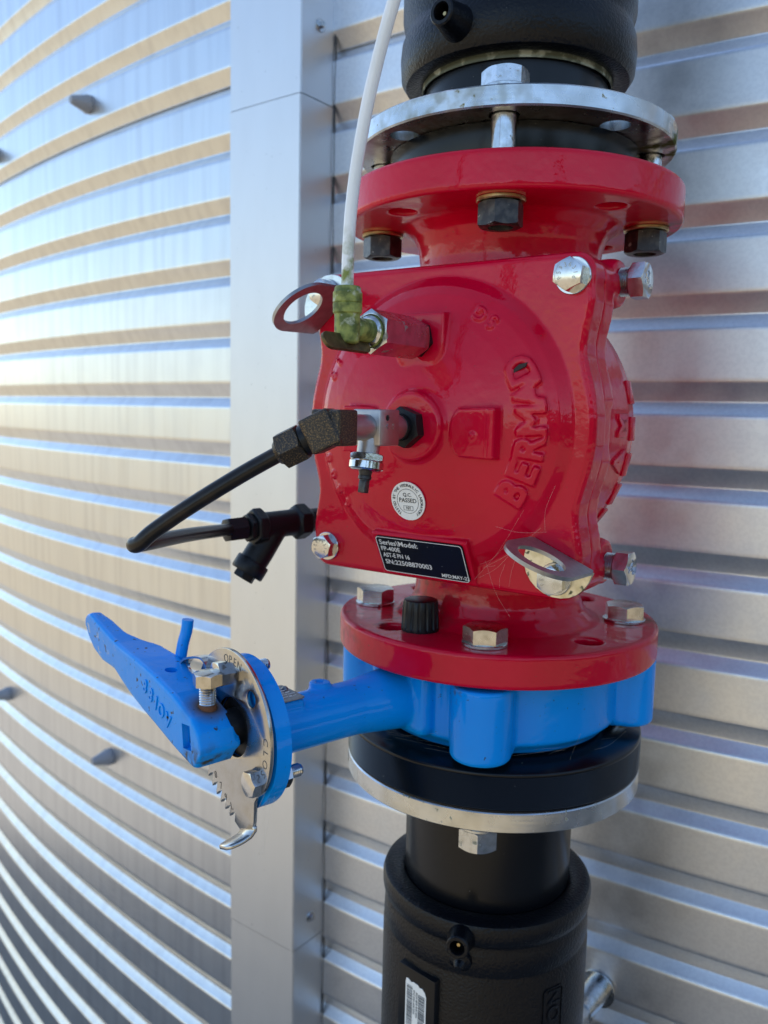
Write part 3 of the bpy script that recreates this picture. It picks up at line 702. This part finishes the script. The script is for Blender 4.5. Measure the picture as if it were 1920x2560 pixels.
cp = [(.0013, Ye, .070), (.0010, Ye, .0862), (.0013, Ye, .1036), (.0028, Ye, .1265), (.0057, Ye, .1489), (.0099, Ye, .1707), (.0148, Ye, .192), (.0205, Ye, .2115), (.0262, Ye, .2290), (.0330, Ye, .2475), (.0420, Ye, .2700), (.054, Ye, .30)]
bm = bmesh.new(); sweep(bm, spline(cp, 8), .0040, 28); ob('tube_wall', bm, whitet, tb)
tg = thing('brass_tab', 'dull brown rounded metal tab sticking out left behind the green elbow', 'tab', (.001, -.225, .044))
bm = bmesh.new(); e1 = V((.05, -1, 0)).normalized(); e2 = V((.5, 0, -.85)).normalized(); e2 = (e2 - e1 * e2.dot(e1)).normalized(); M = Matrix((e1, e2, e1.cross(e2))).transposed().to_4x4(); M.translation = V((.0035, -.238, .0445))
prism(bm, rrect(.052, .012, .0058, 8), M, .0012, .0003, 1, h0=-.0012); ob('tab_plate', bm, mat('tarnished_brass', (.17, .12, .05), .45, .8, var=(180, (.10, .07, .03), .4, .65)), tg)

# ------------------------------------------------------------------ centre fitting : nut, tee block, needle, black elbow and tube
A2 = V((.0011, 0, -.0103))
tee = thing('needle_valve', 'nickel plated tee block with hanging needle screw, fixed to the centre hub of the cover', 'fitting', (A2.x, -.158, A2.z))
dY = V((0, -1, 0))
bm = bmesh.new(); hexa(bm, fr(onax(A2, -.1575), dY) @ Matrix.Rotation(.15, 4, 'Z'), .0265, .0105, both=True); solid_lathe(bm, [(.0100, .0100), (.0100, .0150)], fr(onax(A2, -.1575), dY), 40); ob('base_nut', bm, blackcast, tee)
bm = bmesh.new(); solid_lathe(bm, [(.0090, 0), (.0092, .006), (.0088, .064), (.0080, .065)], fr(onax(A2, -.1700), dY), 48); ob('barrel', bm, chromefit, tee)
bm = bmesh.new(); bc = onax(A2, -.1990); Mb = Matrix.Translation(bc); box(bm, Mb, .0230, .0240, .0250, .0012)
blk = boolean(raw(bm), raw(solid_lathe(bmesh.new(), [(.0021, -.004), (.0021, .02)], fr(bc + V((.0092, -.003, .0068)), (1, 0, 0)), 20)))
blk.polygons.foreach_set('use_smooth', [True] * len(blk.polygons)); blk.set_sharp_from_angle(angle=math.radians(35)); tblock = ob('tee_block', blk, chromefit, tee)
bm = bmesh.new(); Ma = Matrix(((0, 0, 1, 0), (-1, 0, 0, 0), (0, 1, 0, 0), (0, 0, 0, 1)))   # faces +X
Ma = Matrix((V((0, -1, 0)), V((0, 0, 1)), V((-1, 0, 0)))).transposed().to_4x4()
Ma = Matrix((V((0, 1, 0)), V((0, 0, 1)), V((1, 0, 0)))).transposed().to_4x4(); Ma.translation = bc + V((.01152, .0005, .001))
pts = [(-.005, 0), (-.0032, .0018), (-.0032, .0007), (.0032, .0007), (.0032, .0018), (.005, 0), (.0032, -.0018), (.0032, -.0007), (-.0032, -.0007), (-.0032, -.0018)]
prism(bm, pts, Ma, .0005, h0=-.0002); ob('flow_arrow', bm, chromefit, tblock)
# the arrow and needle sit on the face turned to the camera : needle hangs under the block
nd = bc + V((0, -.0085, -.0118)); nv = V((.0, -.18, -1)).normalized(); Mn = fr(nd, nv, (1, 0, 0))
bm = bmesh.new(); solid_lathe(bm, [(.0078, -.004), (.0078, .0075)], Mn, 40); ob('needle_seat', bm, chromefit, tee)
bm = bmesh.new(); hexa(bm, Mn @ Matrix.Translation((0, 0, .0065)), .0222, .0052, both=True); nr = ob('needle_hex', bm, stain, tee)
bm = bmesh.new(); solid_lathe(bm, [(.0108, .0110), (.0120, .0122), (.0120, .0168), (.0102, .0182), (.0060, .0185)], Mn, 48); ob('needle_collar', bm, stain, nr)
bm = bmesh.new(); solid_lathe(bm, [(.0050, .0180), (.0042, .0215), (.0046, .0220), (.0046, .0240), (.0036, .0245), (.0036, .0250)], Mn, 32); ob('needle_stem', bm, nutdark, tee)
bm = bmesh.new(); box(bm, Mn @ Matrix.Translation((0, 0, .0292)), .0056, .0056, .0088, .0006); ob('needle_square', bm, nutdark, tee)
ce = thing('compression_elbow', 'dark speckled compression elbow with hexagon nut on the left end of the tee block', 'fitting', (A2.x, -.2400, A2.z))
E0 = onax(A2, -.2500); TD = V((-.084, -.055, -.067)).normalized(); TD = V((-.80, -.36, -.44)).normalized()
bm = bmesh.new()
box(bm, fr(E0 + V((0, .0035, 0)), dY, (0, 0, 1)), .0234, .0234, .0210, .0016, 2)
box(bm, fr(E0 + TD * .0055, TD, (0, 0, 1)), .0240, .0240, .0210, .0016, 2)
eb = remesh(raw(bm), .0006, 1); ob('elbow_block', eb, blackfit, ce)
bm = bmesh.new(); solid_lathe(bm, [(.0104, .012), (.0104, .020)], fr(E0, TD), 40); thread(bm, fr(E0 + TD * .0150, TD), .0104, .0052, .0013); ob('elbow_thread', bm, blackcast, ce)
bm = bmesh.new(); hexa(bm, fr(E0 + TD * .0205, TD) @ Matrix.Rotation(.35, 4, 'Z'), .0225, .0165, both=True); solid_lathe(bm, [(.0098, .0160), (.0075, .0195), (.0056, .0200)], fr(E0 + TD * .0205, TD), 40); ob('compression_nut', bm, blackfit, ce)
# bent black tube
ct = thing('control_tube', 'bent black steel tube from the compression elbow round to the strainer behind', 'tube', tuple(E0 + TD * .034))
B0 = E0 + TD * .030; BEND = V((-.1080, -.3215, -.0905)); S0 = V((-.1930, -.1440, -.1070))
cp = [B0, B0 + (BEND - B0) * .30 + V((0, 0, .0020)), B0 + (BEND - B0) * .62 + V((0, 0, .0022)), B0 + (BEND - B0) * .86 + V((0, 0, .0006))]
out = (S0 - BEND); cp += [BEND + V((.0030, .0035, .0010)), BEND + out * .035 + V((-.0022, .0, -.0004)), BEND + out * .12, BEND + out * .45 + V((0, 0, .0012)), BEND + out * .8 + V((.0, 0, .0008)), S0]
bm = bmesh.new(); sweep(bm, spline(cp, 14), .0055, 28); ob('tube_wall', bm, blacktube, ct)
# Y strainer
sr = thing('y_strainer', 'black Y-strainer with hexagon plug hanging behind the left edge of the red cover', 'strainer', tuple(S0))
SD = V((.72, .69, .06)).normalized(); SD = V((.026, .0855, .0033)).normalized()
bm = bmesh.new(); hexa(bm, fr(S0 - SD * .006, SD) @ Matrix.Rotation(.3, 4, 'Z'), .0195, .0190, both=True); ob('compression_nut', bm, blackcast, sr)
bm = bmesh.new(); hexa(bm, fr(S0 + SD * .0145, SD) @ Matrix.Rotation(.1, 4, 'Z'), .0230, .0060, both=True); ob('lock_nut', bm, blackcast, sr)
bm = bmesh.new(); hexa(bm, fr(S0 + SD * .0205, SD), .0300, .0110, both=True); solid_lathe(bm, [(.0125, 0), (.0125, .060)], fr(S0 + SD * .022, SD), 48)
hexa(bm, fr(S0 + SD * .066, SD), .0300, .0130, both=True); solid_lathe(bm, [(.0110, 0), (.0110, .060)], fr(S0 + SD * .076, SD), 48)
LEG = (-SD * .50 + V((-.12, 0, -.80))).normalized(); LC = S0 + SD * .047
solid_lathe(bm, [(.0120, 0), (.0132, .030), (.0132, .044)], fr(LC, LEG), 48)
sb = remesh(raw(bm), .0011, 2); ob('strainer_body', sb, blackcast, sr)
bm = bmesh.new(); solid_lathe(bm, [(.0150, .040), (.0158, .0415), (.0158, .0520), (.0148, .0535)], fr(LC, LEG), 48); pc_ = ob('screen_cap', bm, blackcast, sr)
bm = bmesh.new(); hexa(bm, fr(LC + LEG * .053, LEG), .0180, .0065); ob('cap_hexagon', bm, blackcast, pc_)

# ------------------------------------------------------------------ butterfly valve
ZB = -.235; NV = V((-.2791, -.9603, 0)); RV = V((.9603, -.2791, 0)); PL = .2710
MB = Matrix((RV, ZUP, NV)).transposed().to_4x4(); MB.translation = NV * PL + ZUP * ZB      # plate frame: x right, y up, z outwards
bv = thing('butterfly_valve', 'bright blue wafer butterfly valve with long neck and notched plate, clamped under the red flange', 'valve', (0, 0, -.272))
bm = bmesh.new()
solid_lathe(bm, [(.0960, -.2735), (.1010, -.2725), (.1040, -.268), (.1110, -.262), (.1110, -.2150), (.1060, -.2085), (.0960, -.2080)], seg=128)
for a in (22.5, 112.5, -67.5, 202.5):
    c = az(a, .1185); solid_lathe(bm, [(.0225, -.2690), (.0245, -.2665), (.0245, -.2125), (.0235, -.2095)], Matrix.Translation(c), 56)
    q = az(a, 1); box(bm, fr(q * .105 + ZUP * -.241, q), .056, .052, .022, .004)
solid_lathe(bm, [(.0290, .085), (.0265, .120), (.0215, .165), (.0215, .250)], fr((0, 0, ZB), NV), 72)
box(bm, fr(NV * .100 + ZUP * ZB, NV, ZUP), .056, .070, .040, .008)
# hanging ear and tag seat on the neck
box(bm, fr(NV * .2370 + ZUP * (ZB + .0150), NV, ZUP), .0170, .0300, .0340, .0015)
solid_lathe(bm, [(.0085, .0), (.0085, .007)], Matrix.Translation(NV * .192 + RV * -.006 + ZUP * (ZB + .0180)), 32)
neck = remesh(raw(bm), .0014, 5); neck = boolean(neck, raw(solid_lathe(bmesh.new(), [(.0035, .0), (.0035, .03)], Matrix.Translation(NV * .192 + RV * -.006 + ZUP * (ZB + .0170)), 24)))
neck.polygons.foreach_set('use_smooth', [True] * len(neck.polygons)); ob('valve_body', neck, blue, bv)
bm = bmesh.new(); prism(bm, [(.055 * math.cos(a) * .97 + .000, .055 * math.sin(a) + .004) for a in [2 * PI * k / 72 for k in range(72)]], MB, -.0030, .0018, 3, h0=-.0150); ob('mounting_flange', bm, blue, bv)
# tag
Mtag = Matrix((-NV, RV * -1, ZUP)).transposed().to_4x4()
Mtag = Matrix((NV * -1, RV, V((0, 0, 1)))).transposed().to_4x4(); Mtag = fr(NV * .2370 + ZUP * (ZB + .0242), ZUP, -NV)
bm = bmesh.new(); prism(bm, rrect(.0330, .0330, .002), Mtag, .0010, .0002, 1, h0=0); tgo = ob('riveted_tag', bm, tagm, bv)
bm = bmesh.new(); rq = random.Random(11)
for r_ in range(5):
    x = -.013
    while x < .012:
        wd = rq.uniform(.002, .006); box(bm, Mtag @ Matrix.Translation((x + wd / 2, -.0095 + r_ * .0045, .0011)), wd, rq.choice((.0006, .0012)), .0003); x += wd + .0012
ob('tag_marks', bm, labelw, tgo, kind='stuff')
for px_, py_ in ((-.0135, -.0020), (.0130, .0065)):
    bm = bmesh.new(); lathe(bm, [(0, .0034), (.0012, .0032), (.0024, .0020), (.0028, .0008)], Mtag @ Matrix.Translation((px_, py_, 0)), 20); ob('rivet', bm, blue if px_ > 9 else tagm, tgo)
# notched plate with bent tail
def U(pts): return [(-t_, z_) for t_, z_ in pts]
cx0, cy0, R0 = .0, .0080, .0570
out = []
for k in range(0, 49): a = math.radians(205 - k * (205 + 27) / 48); out.append((cx0 + R0 * math.cos(a) * (.955 if math.cos(a) < 0 else .955), cy0 + R0 * math.sin(a) * 1.015))
out += [(.0440, -.0250), (.0370, -.0300), (.0335, -.0350), (.0325, -.0500)]
tail_i = len(out)
out += [(.0310, -.0570), (.0170, -.0640)]
teeth = [(.0060, -.0600)]
for k in range(7):
    f = k / 7; x_, y_ = .0040 - .0460 * f, -.0600 + .0300 * f - .004 * math.sin(PI * f); dx_, dy_ = -.0460 / 7, .0300 / 7
    teeth += [(x_ + dx_ * .10 + .0034, y_ + dy_ * .10 + .0068), (x_ + dx_ * .35, y_ + dy_ * .35 + .0030), (x_ + dx_ * .62 - .0010, y_ + dy_ * .62 - .0016), (x_ + dx_ * .9, y_ + dy_ * .9 - .0004)]
teeth += [(-.0450, -.0265)]
out += teeth
bm = bmesh.new(); prism(bm, out, MB, .0030, h0=0)
cut = bmesh.new(); solid_lathe(cut, [(.0215, -.01), (.0215, .01)], MB @ Matrix.Translation((.003, .010, 0)), 56); solid_lathe(cut, [(.0058, -.01), (.0058, .01)], MB @ Matrix.Translation((.0287, .0375, 0)), 32)
pm = boolean(raw(bm), raw(cut))
def bv_(o):
    m = o.modifiers.new('v', 'BEVEL'); m.width = .0005; m.segments = 2; m.limit_method = 'ANGLE'; m.angle_limit = math.radians(50)
pm = evaluated(pm, [bv_]); pm.polygons.foreach_set('use_smooth', [True] * len(pm.polygons)); pm.set_sharp_from_angle(angle=math.radians(30))
notch = ob('notched_plate', pm, plate_ss, bv)
# bent tail : comes towards the viewer
bm = bmesh.new(); tl = [V((.0240, -.0560, .0015)), V((.0245, -.0590, .0018)), V((.0240, -.0625, .0050)), V((.0235, -.0645, .0100)), V((.0231, -.0655, .0140)), V((.0227, -.0665, .0190)), V((.0225, -.0668, .0215))]
prevr = None; wd = V((.0092, .0032, 0))
for i, p in enumerate(tl):
    t_ = (tl[min(i + 1, len(tl) - 1)] - tl[max(i - 1, 0)]).normalized(); nn = wd.cross(t_).normalized() * .0014; ww = wd * (1 if i < 5 else (.85 if i == 5 else .5))
    rg = [bm.verts.new(MB @ (p + s1 * ww + s2 * nn)) for s1, s2 in ((-1, -1), (1, -1), (1, 1), (-1, 1))]
    if prevr:
        for k in range(4): j = (k + 1) % 4; bm.faces.new((prevr[k], prevr[j], rg[j], rg[k]))
    else: bm.faces.new(rg)
    prevr = rg
bm.faces.new(list(reversed(prevr))); bmesh.ops.bevel(bm, geom=[e for e in bm.edges], offset=.0004, segments=1, affect='EDGES'); ob('bent_tail', finish(bm, 60), plate_ss, bv)
bm = bmesh.new()
for s_, a0, da in (('OPEN', 97, -7.4), ('CLOSE', 6, -9.0)):
    for k, ch in enumerate(s_):
        a = math.radians(a0 + k * da); r_ = .0505; addmesh(bm, text(ch, .0085, .0001, offset=-.00004), MB @ Matrix.Translation((r_ * .955 * math.cos(a), cy0 + r_ * math.sin(a), .00305)) @ Matrix.Rotation(a - PI / 2, 4, 'Z'))
for s_, x, y in (('L', .002, -.050), ('9', -.0065, -.0465), ('7', -.0140, -.0405), ('8', -.0220, -.0350), ('10', -.0300, -.0270)):
    addmesh(bm, text(s_, .0075, .0001, offset=-.00004), MB @ Matrix.Translation((x, y, .00305)) @ Matrix.Rotation(.3, 4, 'Z'))
ob('stamped_lettering', bm, mat('stamp', (.16, .15, .14), .5, .6), notch, kind='stuff')
for (x, y), thr in (((.0366, -.0190), True), ((-.0085, .0468), False)):
    M = MB @ Matrix.Translation((x, y, .0030)); b = bmesh.new(); hexa(b, M @ Matrix.Rotation(.2, 4, 'Z'), .0165, .0075); o_ = ob('plate_bolt', b, stain, bv)
    b = bmesh.new(); hexa(b, M @ Matrix.Translation((0, 0, -.0182 - .0065)), .0165, .0065, both=True); ob('nut', b, stain, o_)
    b = bmesh.new(); thread(b, M @ Matrix.Translation((0, 0, -.0245)) @ Matrix.Rotation(PI, 4, 'X'), .0048, .0110, .0015); ob('thread', b, zinc, o_)
bm = bmesh.new(); solid_lathe(bm, [(.0215, -.006), (.0215, -.0010), (.0135, -.0005), (.0125, .010)], MB @ Matrix.Translation((.003, .010, 0)), 56); ob('shaft_collar', bm, blackcast, bv)
bm = bmesh.new(); box(bm, MB @ Matrix.Translation((-.0010, .0085, .0175)), .0125, .0140, .0280, .001); ob('shaft_square', bm, plate_ss, bv)
# spring clip loop
bm = bmesh.new(); cpz = [(-.026, .0440, .004), (-.0285, .0490, .004), (-.038, .0515, .004), (-.060, .0455, .004), (-.0705, .0380, .004), (-.0680, .0325, .004), (-.058, .0325, .004), (-.046, .0365, .004), (-.040, .0360, .004), (-.036, .029, .004)]
prevr = None; sp = spline([V(c) for c in cpz], 6)
for i, p in enumerate(sp):
    t_ = (sp[min(i + 1, len(sp) - 1)] - sp[max(i - 1, 0)]).normalized(); nn = V((0, 0, 1)).cross(t_).normalized() * .0008; ww = V((0, 0, .0045))
    rg = [bm.verts.new(MB @ (p + s1 * ww + s2 * nn)) for s1, s2 in ((-1, -1), (1, -1), (1, 1), (-1, 1))]
    if prevr:
        for k in range(4): j = (k + 1) % 4; bm.faces.new((prevr[k], prevr[j], rg[j], rg[k]))
    else: bm.faces.new(rg)
    prevr = rg
bm.faces.new(list(reversed(prevr))); ob('spring_clip', finish(bm, 60), stain, bv)

# ------------------------------------------------------------------ lever
lv = thing('valve_lever', 'long blue cast lever handle with square window, raised letters and clamp screw', 'lever', tuple(MB @ V((0, 0, .036))))
OFF = .036
front_top = [(-.0185, .0060), (-.0145, .0160), (-.0040, .0240), (.0080, .0275), (.0258, .0330), (.0560, .0385), (.0880, .0425), (.1080, .0440), (.1280, .0460), (.1630, .0534), (.1870, .0590), (.1935, .0570), (.1965, .0530)]
front_bot = [(-.0185, .0010), (-.0100, -.0105), (-.0060, -.0115), (.0080, -.0095), (.0267, -.0062), (.0560, .0005), (.0780, .0050), (.1000, .0105), (.1150, .0155), (.1335, .0226), (.1600, .0235), (.1780, .0285), (.1900, .0370), (.1965, .0460)]
def interp(tab, x):
    if x <= tab[0][0]: return tab[0][1]
    for (a, va), (b, vb) in zip(tab, tab[1:]):
        if x <= b: return va + (vb - va) * (x - a) / (b - a)
    return tab[-1][1]
back = [(-.0185, .0050), (-.0080, .0040), (.0550, .0040), (.0650, .0010), (.0850, .0), (.1120, .0020), (.1450, .0170), (.1700, .0185), (.1965, .0240)]
bm = bmesh.new(); rings = []; xs = sorted(set([t_ for t_, _ in front_top] + [t_ for t_, _ in front_bot] + [-.0185 + .215 * k / 40 for k in range(41)]))
for x in xs:
    zt_, zb2, bk = interp(front_top, x), interp(front_bot, x), interp(back, x)
    ch_ = min(.0035, (zt_ - zb2) * .3)
    taper = 1.0
    q6 = min(.006, (zt_ - zb2) * .3); q4 = min(.004, (OFF - bk) * .3)
    sec = [(zt_ - ch_, OFF), (zt_ - ch_ * .25, OFF - ch_ * .3), (zt_, OFF - ch_), (zt_ - .0006, bk + q4), (zt_ - q6, bk), (zb2 + q6, bk), (zb2 + .0006, bk + q4), (zb2, OFF - ch_), (zb2 + ch_ * .25, OFF - ch_ * .3), (zb2 + ch_, OFF)]
    rings.append([bm.verts.new(MB @ V((-x, z_, o_))) for z_, o_ in sec])
for a, b in zip(rings, rings[1:]):
    for k in range(10): j = (k + 1) % 10; bm.faces.new((a[k], b[k], b[j], a[j]))
bm.faces.new(rings[0]); bm.faces.new(list(reversed(rings[-1])))
solid_me = raw(bm)
cut = bmesh.new(); box(cut, MB @ Matrix.Translation((-.0022, .0085, OFF)) @ Matrix.Rotation(.12, 4, 'Z'), .0125, .0175, .010, 0)
solid_lathe(cut, [(.0048, .0), (.0048, .03)], MB @ fr((-.0600, .032, .0200), (0, 1, 0)), 28)
lm = remesh(solid_me, .0009, 1); lm = boolean(lm, raw(cut)); lm.polygons.foreach_set('use_smooth', [True] * len(lm.polygons)); lm.set_sharp_from_angle(angle=math.radians(50))
ob('lever_arm', lm, lever_blue, lv)
bm = bmesh.new(); dl = V((-.040, .0175, 0)); 
for ch, f in zip('88IOV', (.88, .68, .50, .34, .12)):
    p_ = V((-.0250, .0085, OFF)) + V((-.052, .0195, 0)) * f
    addmesh(bm, text(ch, .0150, .0006, .0003, .0002), MB @ Matrix.Translation(p_) @ Matrix.Rotation(-.30, 4, 'Z') @ Matrix.Diagonal((.85, 1, 1, 1)))
ob('raised_lettering', bm, lever_blue, lv)
# clamp screw standing on the hub
bp = MB @ V((-.0045, .0262, .0185)); ax_ = ZUP + V((0, 0, 0)); Mq = fr(bp, ax_)
bm = bmesh.new(); thread(bm, Mq @ Matrix.Translation((0, 0, -.004)), .0060, .0205, .0018, 32); cs = ob('clamp_screw', bm, stain, lv)
bm = bmesh.new(); hexa(bm, Mq @ Matrix.Translation((0, 0, .0160)) @ Matrix.Rotation(.5, 4, 'Z'), .0185, .0088, both=False); ob('screw_head', bm, goldish_head, cs)
bm = bmesh.new(); solid_lathe(bm, [(.0068, -.004), (.0066, .0012), (.0060, .0018)], Mq, 28); ob('rusty_root', bm, rustm, cs)
# release trigger behind the lever
bm = bmesh.new(); tr = [V((-.0870, .0200, .0040)), V((-.0850, .0350, .0010)), V((-.0850, .0500, -.0020)), V((-.0840, .0600, -.0045)), V((-.0835, .0690, -.0055))]
sweep(bm, [MB @ p for p in spline(tr, 5)], .0046, 16); ob('release_trigger', bm, blue, lv)

# ------------------------------------------------------------------ pipe bracket behind the lower coupler
br = thing('pipe_clamp_bolt', 'galvanised coupling bolt and strut fixing the pipe to the tank at the bottom right', 'bracket', tuple(tp(3.0, -.71, 0)))
c0 = tp(3.0, -.712, 0); n_ = (tn(3.0) + V((-.10, 0, -.0))).normalized()
bm = bmesh.new(); solid_lathe(bm, [(.0230, 0), (.0230, .0030), (.0160, .0032), (.0155, .055)], fr(c0, n_), 40); ob('standoff_tube', bm, zinc, br)
bm = bmesh.new(); hexa(bm, fr(c0 + n_ * .0550, n_), .027, .035, both=False); ob('coupling_hexagon', bm, zinc, br)
bm = bmesh.new(); M = fr(c0 + n_ * .093 + V((-.11, 0, -.035)), n_, (1, 0, 0)); box(bm, M, .300, .030, .004, .001); ob('strut_plate', bm, zinc, br)

# ------------------------------------------------------------------ cobwebs
rq = random.Random(21)
def web(name, label, anchors, n, loc, rad=.00010):
    bm = bmesh.new()
    for i in range(n):
        a = V(rq.choice(anchors)) + V((rq.gauss(0, .006), rq.gauss(0, .002), rq.gauss(0, .006))); b = V(rq.choice(anchors)) + V((rq.gauss(0, .006), rq.gauss(0, .002), rq.gauss(0, .006)))
        if (a - b).length < .01: continue
        m_ = (a + b) / 2 + V((rq.gauss(0, .001), rq.gauss(0, .001) - .002, -(a - b).length * .05)); sweep(bm, spline([a, m_, b], 5), rad, 4, False)
    t = ob(name, bm, webm, kind='stuff'); t['label'] = label; t['category'] = 'cobweb'
web('cobweb', 'fine cobweb strands strung from the cover to the lower lifting eye', [(.093, -.131, -.045), (.075, -.139, -.085), (.060, -.132, -.105), (.102, -.140, -.075), (.085, -.175, -.088), (.070, -.125, -.128), (.050, -.128, -.118), (.062, -.125, -.142)], 10, None, .000035)
web('cobweb', 'wispy cobweb strands hanging below the notched plate of the blue valve', [tuple(MB @ V(p)) for p in ((.040, -.020, -.012), (.030, -.060, .002), (.045, -.035, -.006), (.034, -.075, 0))], 8, None, .00006)
web('cobweb', 'thin cobweb threads over the black flange beneath the blue valve body', [tuple(az(a, .118, -.274 + dz)) for a in (-20, 0, 45, 60, 80, 95) for dz in (.0, .010)], 12, None, .00003)
